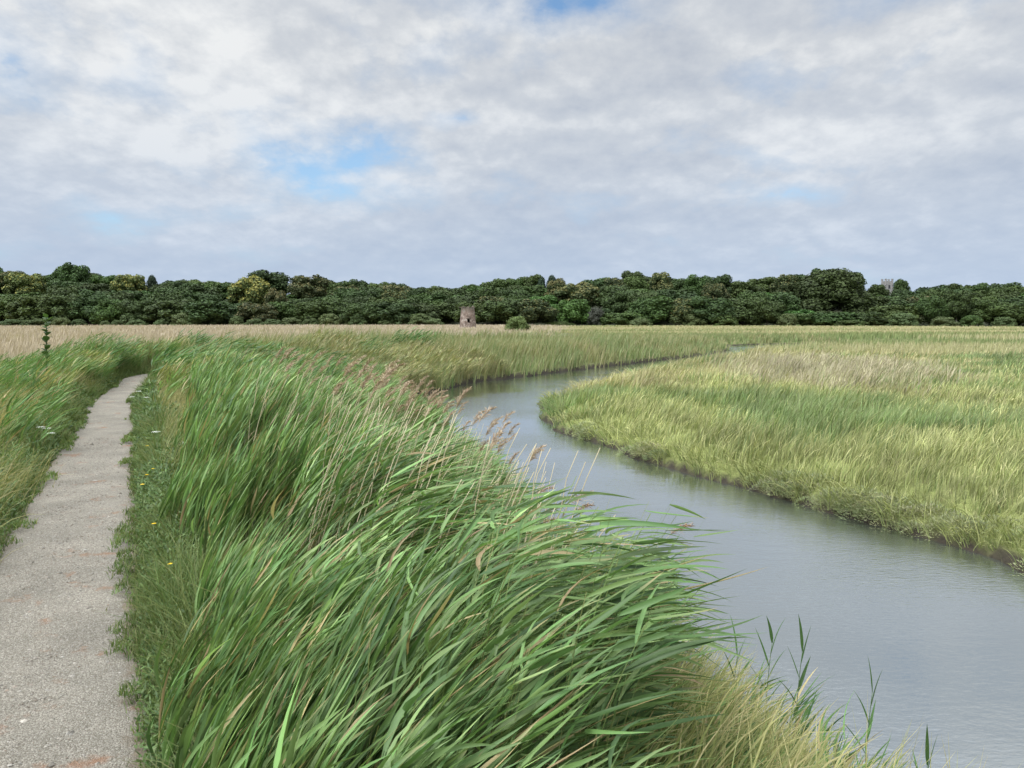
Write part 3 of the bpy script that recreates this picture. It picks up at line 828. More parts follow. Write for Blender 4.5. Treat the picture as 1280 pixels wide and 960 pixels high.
CROWNS = [crown_mesh(100 + i, lobes=15 + 2 * (i % 4), low=.04 + .05 * (i % 3)) for i in range(7)]
BLOOM = [crown_mesh(200 + i, lobes=20, bloom=.75, low=.10) for i in range(2)]
BLOOM_LIGHT = [crown_mesh(210 + i, lobes=18, bloom=.38, low=.08) for i in range(2)]
HIGH = [crown_mesh(220 + i, lobes=16, low=.30) for i in range(2)]
PINE = [crown_mesh(230, lobes=16, spire=True, low=.05, cards=3500)]
BUSH = [crown_mesh(240 + i, lobes=26, low=-.05, cards=5000, card=.022, dome=True) for i in range(3)]
DOME = crown_mesh(250, lobes=30, cards=15000, low=.02, card=.017, dome=True)
TRUNKS = [trunk_mesh(300 + i) for i in range(4)]
M_TREE = {
    'dark': leaf_material('oak_leaves', .12, .65, .2, (.037, .059, .017), obj_var=.35),
    'mid': leaf_material('ash_leaves', .15, .65, .2, (.048, .077, .020), obj_var=.35),
    'bright': leaf_material('sycamore_leaves', .18, .6, .2, (.052, .100, .022), obj_var=.3),
    'olive': leaf_material('chestnut_leaves', .15, .65, .2, (.046, .062, .022), obj_var=.3, bloom=(.115, .112, .040)),
    'yellow': leaf_material('blossoming_leaves', .15, .65, .2, (.085, .105, .030), obj_var=.1, bloom=(.22, .20, .052)),
    'pine': leaf_material('pine_needles', .05, .7, .2, (.026, .042, .022), obj_var=.2),
    'grey': leaf_material('grey_shrub_leaves', .12, .7, .2, (.060, .066, .050), obj_var=.1),
    'bush': leaf_material('bush_leaves', .2, .6, .2, (.105, .145, .045)),
    'willow': leaf_material('willow_leaves', .15, .65, .2, (.082, .112, .042), obj_var=.25),
}
def set_mat(o, m):
    if not o.data.materials: o.data.materials.append(m)
    o.material_slots[0].link = 'OBJECT'; o.material_slots[0].material = m

def plant_tree(name, cat, x, y, zg, height, width, crown, mat, label, group=None, trunk=True, bark=None):
    t = empty(name, (x, y, zg), random.uniform(0, 6.28))
    tag(t, label, cat, group)
    c = obj('crown', crown, None, t); set_mat(c, M_TREE[mat]); c.scale = (width, width * random.uniform(.9, 1.1), height * 1.08)
    if trunk:
        k = obj('trunk', random.choice(TRUNKS), None, t); set_mat(k, bark or M_BARK); k.scale = (height * .8, height * .8, height)
    return t

# trees one can pick out: photo x, photo top y, photo width, distance, colour, crown, label
SPEC = [
    (312, 349, 50, 385, 'yellow', BLOOM[0], 'brightest yellow tree of the wood, a chestnut in full blossom'),
    (1040, 337, 92, 380, 'dark', DOME, 'broad dark domed tree standing highest beside the gap in the skyline'),
    (718, 374, 40, 338, 'bright', CROWNS[0], 'fresh green round tree low at the wood edge, beside the grey shrub'),
    (745, 384, 24, 334, 'grey', BUSH[0], 'grey leaved shrub at the foot of the wood beside the fresh green tree'),
    (722, 356, 52, 392, 'olive', BLOOM[0], 'wide ochre blossoming chestnut behind the fresh green round tree'),
    (695, 352, 30, 398, 'olive', BLOOM[1], 'smaller ochre blossoming chestnut touching the wide one on its left'),
    (825, 344, 30, 440, 'olive', BLOOM[1], 'ochre blossoming crown on the skyline midway between mill and domed tree'),
    (983, 345, 36, 430, 'olive', BLOOM_LIGHT[0], 'olive tinged round crown on the skyline touching the great dark dome'),
    (896, 354, 32, 400, 'olive', BLOOM_LIGHT[1], 'pale olive crown just below the skyline, left of the great dome'),
    (385, 346, 44, 425, 'olive', BLOOM_LIGHT[0], 'olive blossoming tree on the skyline right of the brightest yellow tree'),
    (346, 364, 26, 372, 'olive', BLOOM[0], 'small ochre blossoming tree just right below the brightest yellow tree'),
    (160, 343, 34, 440, 'yellow', BLOOM_LIGHT[1], 'faintly yellow crown on the left skyline above the largest willow dome'),
    (32, 343, 44, 400, 'yellow', BLOOM_LIGHT[0], 'yellow flecked broad crown near the left end of the wood'),
    (92, 332, 34, 440, 'mid', CROWNS[5], 'tallest knobbly crown on the left skyline above the marsh'),
    (190, 344, 20, 455, 'pine', PINE[0], 'small dark pointed conifer alone on the left skyline'),
    (677, 346, 20, 455, 'pine', PINE[0], 'left of two dark conifers on the skyline right of the mill'),
    (690, 344, 22, 458, 'pine', PINE[0], 'right of two dark conifers on the skyline right of the mill'),
    (1126, 351, 20, 480, 'dark', CROWNS[1], 'small dark round crown overlapping the church tower on its right'),
    (1097, 358, 22, 470, 'dark', CROWNS[4], 'low dark crown at the foot of the church tower on its left'),
    (332, 341, 56, 470, 'dark', CROWNS[3], 'dark wide crown on the skyline behind the brightest yellow tree'),
    (1195, 366, 40, 340, 'dark', HIGH[0], 'tree with a bare pale trunk at the right end of the wood'),
    (1165, 374, 36, 336, 'mid', HIGH[1], 'smaller tree on a thin pale trunk below the church tower'),
]
SPX = []
for (px, py, pw, D, colr, cm, lab) in SPEC:
    x = (px - 640) / F * D; zt = CAMZ + (400 - py) * D / F
    zg = float(land(np.array([x]), np.array([float(D)])).z[0])
    Wd = pw * D / F / .88
    H = max(zt - zg, 4.0)
    pal = 'pale trunk' in lab
    nm = {'pine': 'conifer_tree', 'grey': 'grey_shrub'}.get(colr, 'chestnut_tree' if 'chestnut' in lab or 'blossom' in lab else 'broadleaf_tree')
    plant_tree(nm, 'shrub' if colr == 'grey' else 'tree', x, D, zg, H, Wd, cm, colr, lab, bark=M_PALEBARK if pal or 'bare' in lab else None)
    SPX.append((px, py, pw, D))

# the rest of the wood, five ranks up the slope
RANK = ["in the wood's front rank", "in the wood's second rank", 'halfway up the wood', "in the wood's upper rank", "on the wood's skyline"]
MARKS = [(312, 'the brightest yellow tree'), (585, 'the brick mill'), (722, 'the ochre chestnut'), (1040, 'the great dome'), (1109, 'the church tower')]
ORD = ['first', 'second', 'third', 'fourth', 'fifth', 'sixth', 'seventh', 'eighth', 'ninth', 'tenth', 'eleventh', 'twelfth', 'thirteenth', 'fourteenth', 'fifteenth', 'sixteenth']
CW = {'dark': 'dark green', 'mid': 'mid green', 'bright': 'fresh green', 'olive': 'olive flecked'}
made = []
for ri, (D0, f0) in enumerate(zip(ROWS_D, ROWS_F)):
    px = -70.0
    while px < 1350:
        sp = random.uniform(10.5, 15.0)
        px += sp * F / D0
        D = D0 + random.uniform(-9, 9)
        top = 400 - (400 - float(profile(px))) * f0 * random.uniform(.90, 1.05) * (1 if ri < 4 else .985)
        wpx = sp * 1.65 * F / D
        skip = False
        for (sx_, sy_, sw_, sD) in SPX:
            if abs(px - sx_) < .5 * (wpx + sw_) * .85:
                if D < sD:
                    top = max(top, sy_ + .62 * sw_)
                elif sy_ - 2 > top and ri == 4: top = max(top, sy_ + 3)
                if abs(D - sD) < 14 and abs(px - sx_) < .4 * sw_: skip = True
        if 1088 < px < 1132: top = max(top, 361.5)
        if skip: continue
        x = (px - 640) / F * D; zg = float(land(np.array([x]), np.array([D])).z[0])
        H = CAMZ + (400 - top) * D / F - zg
        if H < 6.0:
            H = 6.0
            if CAMZ + (400 - top) * D / F < zg + 1.5: continue
        q = random.random()
        colr = 'dark' if q < .54 else 'mid' if q < .88 else 'bright' if q < .92 else 'olive'
        cm = random.choice(BLOOM_LIGHT) if colr == 'olive' else random.choice(CROWNS)
        made.append((ri, px, x, D, zg, H, sp * 1.65, colr, cm))
for ri in range(5):
    row = sorted([m_ for m_ in made if m_[0] == ri], key=lambda m_: m_[1])
    for m_ in row:
        _, px, x, D, zg, H, Wd, colr, cm = m_
        mx_, mn = min(MARKS, key=lambda k: abs(k[0] - px))
        sidew = 'right' if px >= mx_ else 'left'
        cnt = sum(1 for o2 in row if min(MARKS, key=lambda k: abs(k[0] - o2[1]))[0] == mx_ and ((o2[1] >= mx_) == (px >= mx_)) and abs(o2[1] - mx_) <= abs(px - mx_))
        lab = f"{CW[colr]} tree {RANK[ri]}, {ORD[cnt - 1]} {sidew} of {mn}"
        plant_tree('broadleaf_tree', 'tree', x, D, zg, H, Wd, cm, colr, lab, 'trees of the wood behind the marsh')
print('trees', len(made))

# willow bushes along the foot of the wood
WIL = [(15, 399, 26), (34, 400, 20), (50, 398, 24), (77, 397, 20), (98, 399, 18), (131, 401, 12), (146, 400, 13), (168, 391, 36), (170, 400, 22), (200, 400, 14),
       (233, 390, 34), (236, 397, 22), (268, 393, 26), (296, 395, 18), (318, 399, 24), (340, 399, 22), (364, 397, 26), (388, 398, 22), (412, 392, 28), (432, 395, 22),
       (450, 388, 26), (447, 397, 22), (478, 387, 26), (500, 387, 28), (482, 397, 20), (524, 392, 34), (543, 398, 22),
       (700, 402, 34), (800, 398, 26), (868, 390, 30), (905, 393, 30), (985, 392, 24), (1010, 393, 20), (1062, 400, 40), (1128, 391, 34), (1180, 396, 28), (1215, 394, 26), (1255, 396, 24)]
for i, (px, py, pw) in enumerate(WIL):
    D = 322 + (i * 7 % 5) * 1.6 - (6 if py > 396 else 0)
    x = (px - 640) / F * D; zg = float(land(np.array([x]), np.array([float(D)])).z[0])
    H = max(CAMZ + (400 - py) * D / F - zg, 2.4)
    mx_, mn = min([(168, 'the largest willow dome'), (312, 'the brightest yellow tree'), (585, 'the brick mill'), (722, 'the ochre chestnut'), (1040, 'the great dome'), (1109, 'the church tower')], key=lambda k: abs(k[0] - px))
    if i == 7: lab = 'largest rounded willow bush at the foot of the wood on the left'
    else:
        side = 'right' if px >= mx_ else 'left'
        lst = sorted([w for w in WIL if (w[0] >= mx_) == (px >= mx_) and w != WIL[7] and min([(168,), (312,), (585,), (722,), (1040,), (1109,)], key=lambda k: abs(k[0] - w[0]))[0] == mx_], key=lambda w: abs(w[0] - mx_))
        lab = f"{'tall' if py < 393 else 'low' if py > 398 else 'rounded'} grey green willow bush, {ORD[lst.index((px, py, pw))]} to the {side} of {mn}"
    plant_tree('willow_bush', 'bush', x, D, zg, H, pw * D / F / .85, BUSH[i % 3], 'willow' if px < 640 or i % 3 else 'mid', lab, 'willow bushes along the foot of the wood', trunk=True)

# lone bush out on the marsh
zg = float(land(np.array([.9]), np.array([120.])).z[0])
plant_tree('marsh_bush', 'bush', (647 - 640) / F * 165, 165, zg, CAMZ + 4.5 * 165 / F - zg, 6.2, BUSH[1], 'bush', 'lone leafy green bush out on the marsh right of the mill')

# ================================================================== RUINED MILL
def brick_mat():
    m, nt = new_mat('old_brick')
    out = nt.nodes.new('ShaderNodeOutputMaterial'); tc = nt.nodes.new('ShaderNodeTexCoord'); o = tc.outputs['Object']
    nz = noise(nt, o, 1.3, 6, .65); n2 = noise(nt, o, 9, 4, .6)
    c = ramp(nt, nz, [(.36, (.075, .058, .046)), (.46, (.15, .108, .084)), (.54, (.21, .165, .135)), (.64, (.31, .275, .24))])
    c = mixc(nt, .7, c, ramp(nt, n2, [(.3, .5), (.7, 1.4)]), 'MULTIPLY')
    sz_ = nt.nodes.new('ShaderNodeSeparateXYZ'); link(nt, o, sz_.inputs[0])
    moss = mathn(nt, 'ADD', mathn(nt, 'MULTIPLY', sz_.outputs[2], .30), mathn(nt, 'MULTIPLY', nz, 1.2))
    c = mixc(nt, ramp(nt, moss, [(.0, 0.0), (1.0, 0.0)]), c, (.07, .065, .045))
    mo = node(nt, 'ShaderNodeMapRange'); mo.inputs['From Min'].default_value = 2.05; mo.inputs['From Max'].default_value = 2.5; link(nt, moss, mo.inputs['Value'])
    c = mixc(nt, mathn(nt, 'MULTIPLY', mo.outputs[0], .75), c, (.07, .065, .045))
    p = node(nt, 'ShaderNodeBsdfPrincipled', Roughness=.9); link(nt, c, p.inputs['Base Color'])
    b = node(nt, 'ShaderNodeBump', Strength=.6, Distance=.05); link(nt, n2, b.inputs['Height']); link(nt, b.outputs[0], p.inputs['Normal'])
    link(nt, p.outputs[0], out.inputs['Surface']); return m
M_BRICK = brick_mat()
D = 214.; x = (584.8 - 640) / F * D; zg = float(land(np.array([x]), np.array([D])).z[0])
mill = tag(empty('ruined_mill', (x, D, zg)), 'ruined roofless brick drainage mill tower standing in the reeds before the wood', 'mill')
H = CAMZ + 17 * D / F - zg
NA, NZ = 72, 22
def mr(z): return 2.45 - (2.45 - 1.78) * z / H
mb = MB()
th = np.linspace(0, 2 * np.pi, NA, endpoint=False)
topn = H + .25 - .95 * np.array([vnoise(i * .35, 0, 7) + .6 * vnoise(i * 1.1, 5, 9) for i in range(NA)]) ** 1.6
zs = np.linspace(0, 1, NZ)
def gidx(s, j, i): return s * NA * NZ + j * NA + i % NA
V = []
for s in (0, 1):
    for j in range(NZ):
        for i in range(NA):
            z = -.5 + (topn[i] + .5) * zs[j]; r = mr(z) - (.45 if s else 0)
            V.append((r * math.cos(th[i]), r * math.sin(th[i]), z))
wz0, wz1 = CAMZ - 2.6 * D / F - zg, CAMZ + 2.0 * D / F - zg
j0 = int(round((wz0 + .5) / (H + .5) * (NZ - 1))); j1 = int(round((wz1 + .5) / (H + .5) * (NZ - 1)))
ic = int(round(NA * .75)) + 2
hole = {(j, i % NA) for j in range(j0, j1) for i in range(ic - 2, ic + 2)}
Fq = []
for j in range(NZ - 1):
    for i in range(NA):
        if (j, i) in hole:
            continue
        Fq.append((gidx(0, j, i), gidx(0, j, i + 1), gidx(0, j + 1, i + 1), gidx(0, j + 1, i)))
        Fq.append((gidx(1, j, i + 1), gidx(1, j, i), gidx(1, j + 1, i), gidx(1, j + 1, i + 1)))
for i in range(NA): Fq.append((gidx(0, NZ - 1, i), gidx(0, NZ - 1, i + 1), gidx(1, NZ - 1, i + 1), gidx(1, NZ - 1, i)))
ia, ib = ic - 2, ic + 2
for j in range(j0, j1):
    Fq.append((gidx(0, j, ia), gidx(0, j + 1, ia), gidx(1, j + 1, ia), gidx(1, j, ia)))
    Fq.append((gidx(0, j + 1, ib), gidx(0, j, ib), gidx(1, j, ib), gidx(1, j + 1, ib)))
for i in range(ia, ib):
    Fq.append((gidx(0, j0, i + 1), gidx(0, j0, i), gidx(1, j0, i), gidx(1, j0, i + 1)))
    Fq.append((gidx(0, j1, i), gidx(0, j1, i + 1), gidx(1, j1, i + 1), gidx(1, j1, i)))
mb.add(np.array(V), np.array(Fq))
obj('wall', mb.mesh('mill_wall', False), M_BRICK, mill)
M_TIMBER = plain('weathered_timber', (.09, .075, .06), .9, .1, .4, 6)
def box(mb, c, s, rz=0):
    c = np.array(c, float); s = np.array(s, float) / 2
    V = np.array([(a, b, d) for d in (-1, 1) for b in (-1, 1) for a in (-1, 1)], float) * s
    ca, sa = math.cos(rz), math.sin(rz); V = np.c_[V[:, 0] * ca - V[:, 1] * sa, V[:, 0] * sa + V[:, 1] * ca, V[:, 2]] + c
    mb.add(V, np.array([(0, 2, 3, 1), (4, 5, 7, 6), (0, 1, 5, 4), (2, 6, 7, 3), (0, 4, 6, 2), (1, 3, 7, 5)]))
aw = th[ic % NA]; zt_ = -.5 + (H + .5) * zs[j1]
mb = MB(); rr = mr(zt_) - .08
box(mb, (rr * math.cos(aw), rr * math.sin(aw), zt_ + .10), (.30, 1.25, .18), aw)
mb2 = MB(); ph_ = np.linspace(0, 2 * np.pi, 24, endpoint=False)
fz = zs[j1] * (H + .5) - .5 + .45; fr = mr(fz) - .44
for dz_ in (0, .12): mb2.add(np.c_[np.cos(ph_) * fr, np.sin(ph_) * fr, ph_ * 0 + fz + dz_], np.array([list(range(24))]))
obj('added_shade_floor', mb2.mesh('added_shade_floor', False), M_TIMBER, mill)  # unseen floor, added to keep daylight out and the window dark
obj('window_lintel', mb.mesh('lintel', False), M_TIMBER, mill)
mb = MB()
box(mb, (-.15, -1.2, H - .28), (4.3, .20, .22), .05)
obj('roof_beam', mb.mesh('beam', False), M_TIMBER, mill)

# ================================================================== CHURCH TOWER
M_FLINT = plain('flint_stone', (.215, .205, .195), .9, .15, .25, 1.2, .4)
M_DARKGLASS = plain('louvre_dark', (.03, .03, .035), .5, .3, .1, 2)
D = 540.; x = (1109 - 640) / F * D; zg = float(land(np.array([x]), np.array([D])).z[0])
ch = tag(empty('church_tower', (x, D, zg), R(3)), 'square flint church tower with corner turrets rising above the wood', 'church tower')
zt = CAMZ + 47.2 * D / F - zg; w = 9.8 * D / F
mb = MB(); box(mb, (0, 0, zt / 2 - 1), (w, w, zt + 2 - .006))
obj('wall', mb.mesh('tower_wall', False), M_FLINT, ch)
mb = MB()
for (ax, ay, n_) in ((0, -1, 4), (0, 1, 4), (1, 0, 4), (-1, 0, 4)):
    for k in range(n_):
        t = (k - (n_ - 1) / 2) * w / (n_ + .8)
        cx_, cy_ = (t, ay * (w / 2 - .25)) if ax == 0 else (ax * (w / 2 - .25), t)
        box(mb, (cx_, cy_, zt + .35), (.75, .5, .70) if ax == 0 else (.5, .75, .70))
obj('battlement', mb.mesh('battlement', False), M_FLINT, ch)
for sx_ in (-1, 1):
    for sy_ in (-1, 1):
        mb = MB(); c0 = (sx_ * (w / 2 - .42), sy_ * (w / 2 - .42))
        tube(mb, [(c0[0], c0[1], zt - 2), (c0[0], c0[1], zt + 2.0), (c0[0], c0[1], zt + 2.05), (c0[0], c0[1], zt + 2.35)], [.72, .72, .86, .80], 8)
        obj('corner_turret', mb.mesh('turret', False), M_FLINT, ch)
mb = MB(); box(mb, (0, -w / 2 - .02, zt - 3.4), (1.3, .10, 2.4))
obj('belfry_window', mb.mesh('belfry', False), M_DARKGLASS, ch)

# ================================================================== SINGLE PLANTS
def dup(root, loc, rz, sc=1.0, label=None, group=None):
    r_ = root.copy(); COL.objects.link(r_); r_.location = loc; r_.rotation_euler = (0, 0, rz); r_.scale = (sc, sc, sc)
    if label: r_['label'] = label
    if group: r_['group'] = group
    for ch_ in root.children:
        c_ = ch_.copy(); COL.objects.link(c_); c_.parent = r_
    return r_

def gz(x, y): return float(land(np.array([float(x)]), np.array([float(y)])).z[0])
A1 = lambda v, n=1: np.full(n, float(v))

def seed_stalk(seed, H, lean, dark=False):
    """a dry reed stem carrying a feathery drooping seed head"""
    rg = np.random.default_rng(seed)
    t = empty('reed_stalk')
    P, T = curve(np.zeros((1, 3)), A1(WIND), A1(WIND), A1(H), A1(.05), A1(lean), np.linspace(0, 1, 12), 1.8)
    mb = MB(); tube(mb, P[0], np.linspace(.0034, .0016, 12), 5, (.40, .335, .21))
    obj('stem', mb.mesh('reed_stem'), M_DRY, t)
    mb = MB(); n = 110
    tq = rg.uniform(0, 1, n) ** .9
    base = P[0, -1] + 0 * P[0]; tip = T[0, -1]
    # rachis carries on downwind and droops
    Rp, Rt = curve(P[0, -1][None], A1(WIND), A1(WIND), A1(.24), A1(math.acos(tip[2])), A1(.9), np.linspace(0, 1, 10), 1.2)
    ribbons(mb, P[0, -1][None], A1(WIND), A1(.24), A1(.004), A1(math.acos(tip[2])), A1(.9), 8, np.array([[.30, .23, .14]]), kind='stem', power=1.2)
    Rq, _ = curve(P[0, -1][None], A1(WIND), A1(WIND), A1(.24), A1(math.acos(tip[2])), A1(.9), tq[None], 1.2)
    cs = ((.26, .17, .10), (.20, .125, .075), (.33, .23, .15)) if dark else ((.37, .275, .19), (.29, .205, .14), (.45, .36, .26))
    c = np.array(cs)[rg.integers(0, 3, n)] * np.exp(rg.normal(0, .15, (n, 1)))
    ribbons(mb, Rq[0], WIND + rg.normal(0, .95, n), rg.uniform(.04, .115, n) * (1.15 - .7 * tq), rg.uniform(.003, .008, n), math.acos(tip[2]) + rg.uniform(-.2, .7, n),
            rg.uniform(.3, 1.2, n), 4, c, kind='plume', roll=rg.normal(0, .9, n))
    obj('seed_head', mb.mesh('seed_head'), M_DRY, t)
    return t
PROTO = []
for i in range(5):
    t = seed_stalk(400 + i, 1.72, .22 + .10 * i); PROTO.append(t)
spots = []
tries = 0
while len(spots) < 120 and tries < 9000:
    tries += 1
    y = random.uniform(7.5, 17); x = y * random.uniform(-.33, -.01)
    l = land(np.array([x]), np.array([y]))
    if not l.left[0] or l.s[0] < .15 or l.e[0] < 2.0: continue
    if fbm(x / .9, y / .9, 68, 2) < .40: continue
    spots.append((x, y, float(l.z[0])))
lab_s = 'straw coloured reed stalk with feathery seed head nodding downwind above the green reeds'
for i, (x, y, z) in enumerate(spots):
    o = PROTO[i % 5]
    if i < 5:
        o.location = (x, y, z); o.rotation_euler = (0, 0, random.gauss(0, .35)); tag(o, lab_s, 'reed', 'straw coloured seed heads above the reeds')
    else:
        dup(o, (x, y, z), random.gauss(0, .4), random.uniform(.82, 1.06), lab_s, 'straw coloured seed heads above the reeds')
# the dark plumes against the water
DK = [seed_stalk(420 + i, 1.55, .8 + .12 * i, True) for i in range(2)]
dk_lab = 'reed with dark brown drooping plume seen against the open water'
for i, (px, py, D) in enumerate([(745, 640, 6.6), (765, 655, 6.3), (788, 648, 6.5), (800, 660, 6.2), (772, 672, 6.1), (930, 690, 5.5), (715, 640, 7.0), (735, 655, 6.7)]):
    x = (px - 640) / F * D; zt = CAMZ - (py - 400) * D / F
    xr = x - .95; z = gz(xr, D)
    s_ = max((zt - z) / 1.28, .5)
    o = DK[i % 2]
    if i < 2: o.location = (xr, D, z); o.scale = (s_,) * 3; tag(o, dk_lab, 'reed', 'dark plumes over the water')
    else: dup(o, (xr, D, z), random.gauss(0, .15), s_, dk_lab, 'dark plumes over the water')

# last year's bare canes standing in the green
def cane(seed):
    rg = np.random.default_rng(seed); mb = MB()
    P, T = curve(np.zeros((1, 3)), A1(WIND), A1(WIND), A1(1.52), A1(.14), A1(.30), np.linspace(0, 1, 9), 1.3)
    P[0, 1:, :2] += rg.normal(0, .008, (8, 2))
    tube(mb, P[0], np.linspace(.0050, .0026, 9), 5, (.50, .43, .29))
    ribbons(mb, P[0, [4, 6]], np.array([.4, -.5]), A1(.16, 2), A1(.010, 2), A1(.5, 2), A1(1.6, 2), 4, np.array([[.42, .34, .2], [.38, .3, .18]]))
    return obj('dry_cane', mb.mesh('cane'), M_DRY)
CN = [cane(500 + i) for i in range(4)]
cn_lab = 'bare straw coloured cane of last year standing among the green reeds'
sp = []
while len(sp) < 230:
    y = random.uniform(4.2, 13); x = y * random.uniform(-.36, .03)
    l = land(np.array([x]), np.array([y]))
    if near_reed_mask(l, np.array([x]), np.array([y]))[0] and l.e[0] > 1.6 and fbm(x / .8, y / .8, 79, 2) > .47: sp.append((x, y, float(l.z[0])))
for i, (x, y, z) in enumerate(sp):
    o = CN[i % 4] if i < 4 else CN[i % 4].copy()
    if i >= 4: COL.objects.link(o)
    o.location = (x, y, z); o.rotation_euler = (random.gauss(0, .06), random.gauss(.02, .08), random.gauss(0, .5)); s_ = random.uniform(.75, 1.12); o.scale = (1, 1, s_)
    tag(o, cn_lab, 'reed', 'bare canes among the green reeds')

# upright young reed shoots by the water, bottom right
def shoot(seed, H, nl):
    rg = np.random.default_rng(seed); t = empty('reed_shoot')
    P, T = curve(np.zeros((1, 3)), A1(.3), A1(.3), A1(H), A1(.04), A1(.12), np.linspace(0, 1, 9), 1.3)
    mb = MB(); tube(mb, P[0], np.linspace(.004, .002, 9), 6, (.10, .16, .06)); obj('stem', mb.mesh('shoot_stem'), M_LEAF, t)
    mb = MB()
    tq = np.linspace(.3, 1, nl); B, _ = curve(np.zeros((1, 3)), A1(.3), A1(.3), A1(H), A1(.04), A1(.12), tq[None], 1.3)
    az = np.where(np.arange(nl) % 2, .2, 3.3) + rg.normal(0, .5, nl)
    ribbons(mb, B[0], az, rg.uniform(.22, .34, nl), rg.uniform(.020, .028, nl), np.linspace(.75, .08, nl), rg.uniform(.1, .5, nl), 6,
            np.array([[.07, .135, .045]]) * np.exp(rg.normal(0, .18, (nl, 1))), fold=True, roll=rg.normal(0, .4, nl))
    obj('leaves', mb.mesh('shoot_leaves'), M_LEAF, t)
    return t
for i, (px, py, D, lab) in enumerate([(955, 785, 5.9, 'upright green reed shoot by the water, nearest the bent reeds'),
                                      (992, 795, 5.7, 'tallest upright green reed shoot standing over the waterside grass'),
                                      (1078, 845, 5.3, 'upright green reed shoot at the right end of the waterside grass'),
                                      (912, 800, 5.6, 'slender green reed shoot half hidden against the bent reeds'),
                                      (1150, 935, 5.0, 'small reed shoot low in the corner by the water')]):
    x = (px - 640) / F * D; z = gz(x, D); zt = CAMZ - (py - 400) * D / F
    s = shoot(600 + i, max(zt - z, .25) - .12, 7); s.location = (x, D, z); tag(s, lab, 'reed')

# tall dark plant against the brown field on the left
mb = MB(); t = tag(empty('tall_thistle', ((58 - 640) / F * 21, 21, 0)), 'tall dark leafy weed standing alone against the brown field', 'weed')
z = gz(t.location.x, 21); t.location.z = z; H = CAMZ + 3 * 21 / F - z
tube(mb, [(0, 0, 0), (.01, 0, H * .4), (-.01, .01, H * .75), (0, 0, H)], [.02, .018, .015, .008], 6, (.07, .10, .035))
obj('stem', mb.mesh('thistle_stem'), M_HERB, t)
mb = MB(); n = 24; zz = np.linspace(.50, 1, n) * H
ribbons(mb, np.stack([0 * zz, 0 * zz, zz], -1), np.arange(n) * 2.4, rng.uniform(.20, .32, n), rng.uniform(.13, .19, n), rng.uniform(.5, .9, n), rng.uniform(1.0, 1.7, n), 4,
        pick(n, (.05, .09, .03), (.07, .12, .035), jit=.15))
obj('leaves', mb.mesh('thistle_leaves'), M_HERB, t)

# flowers on the verges
M_WHITE = plain('white_petals', (.55, .56, .50), .7, .2, .08, 60)
M_YELLOW = plain('yellow_petals', (.75, .52, .03), .7, .2, .1, 60)
def flower(name, H, umbel):
    t = empty(name); mb = MB()
    tube(mb, [(0, 0, 0), (.01, 0, H * .5), (.02, 0, H)], [.0035, .003, .0022], 5, (.11, .17, .06))
    if umbel:
        for k in range(12):
            a = k * 2.4; r_ = .055 * math.sqrt((k + .5) / 12); tube(mb, [(.02, 0, H), (.02 + r_ * math.cos(a), r_ * math.sin(a), H + .05)], [.0014, .001], 4, (.12, .18, .06))
    obj('stem', mb.mesh('flower_stem'), M_HERB, t)
    mb = MB(); rg = np.random.default_rng(3 + umbel)
    if umbel:
        for k in range(26):
            a = k * 2.4; r_ = .060 * math.sqrt((k + .5) / 26); c = np.array((.02 + r_ * math.cos(a), r_ * math.sin(a), H + .052 - r_ * .12 + rg.normal(0, .003)))
            V = [c + np.array((math.cos(j * 1.2566), math.sin(j * 1.2566), 0)) * .0062 for j in range(5)]
            mb.add(np.array(V + [c + np.array((0, 0, .005))]), np.array([(j, (j + 1) % 5, 5) for j in range(5)]))
    else:
        for k in range(14):
            a = k * 2 * math.pi / 14; d = np.array((math.cos(a), math.sin(a), 0)); s = np.array((-math.sin(a), math.cos(a), 0)); c = np.array((.02, 0, H))
            mb.add(np.array([c, c + d * .012 - s * .004 + (0, 0, .003), c + d * .022 + (0, 0, .001), c + d * .012 + s * .004 + (0, 0, .003)]), np.array([(0, 1, 2, 3)]))
    obj('flower_head', mb.mesh('flower_head'), M_WHITE if umbel else M_YELLOW, t)
    return t
def flowers(proto, pts, label, cat, group):
    for i, (px, py, h) in enumerate(pts):
        # walk along the sight line until the head stands h above the ground
        Ds = np.linspace(3, 32, 600); xs = (px - 640) / F * Ds; zs_ = CAMZ - (py - 400) * Ds / F
        l = land(xs, Ds); k = int(np.argmin(np.abs(zs_ - l.z - h)))
        x, y, z = xs[k], Ds[k], float(l.z[k])
        o = proto if i == 0 else dup(proto, (x, y, z), random.uniform(0, 6), random.uniform(.85, 1.15))
        if i == 0: o.location = (x, y, z)
        tag(o, label if isinstance(label, str) else label[i], cat, group)
flowers(flower('white_flower', .42, True), [(57, 537, .45), (62, 541, .45), (52, 540, .42), (195, 546, .42), (240, 545, .45), (232, 556, .45), (166, 498, .42), (172, 494, .42), (184, 499, .42)],
        ['white flat flower head in the grass left of the path, topmost of three', 'white flat flower head left of the path, nearest the gravel of three', 'white flat flower head left of the path, farthest from the gravel of three',
         'white flat flower head on the weedy verge right of the path', 'white flower head at the foot of the reeds, upper of two', 'white flower head at the foot of the reeds, lower of two',
         'small white flower at the path bend, touching the gravel', 'small white flower at the path bend, highest of three', 'small white flower at the path bend, nearest the reeds'], 'flower', 'white flowers beside the path')
flowers(flower('yellow_flower', .32, False), [(189, 584, .34), (178, 608, .34), (194, 655, .34), (186, 596, .32), (215, 700, .32), (182, 560, .32)],
        ['yellow daisy on the right verge, brightest in the weeds', 'yellow daisy on the right verge close to the gravel', 'yellow daisy on the right verge, low before the darkest weeds',
         'pale yellow daisy just below the brightest one', 'yellow daisy at the foot of the near reeds', 'yellow daisy on the right verge, farthest along the path'], 'flower', 'yellow flowers on the verge')

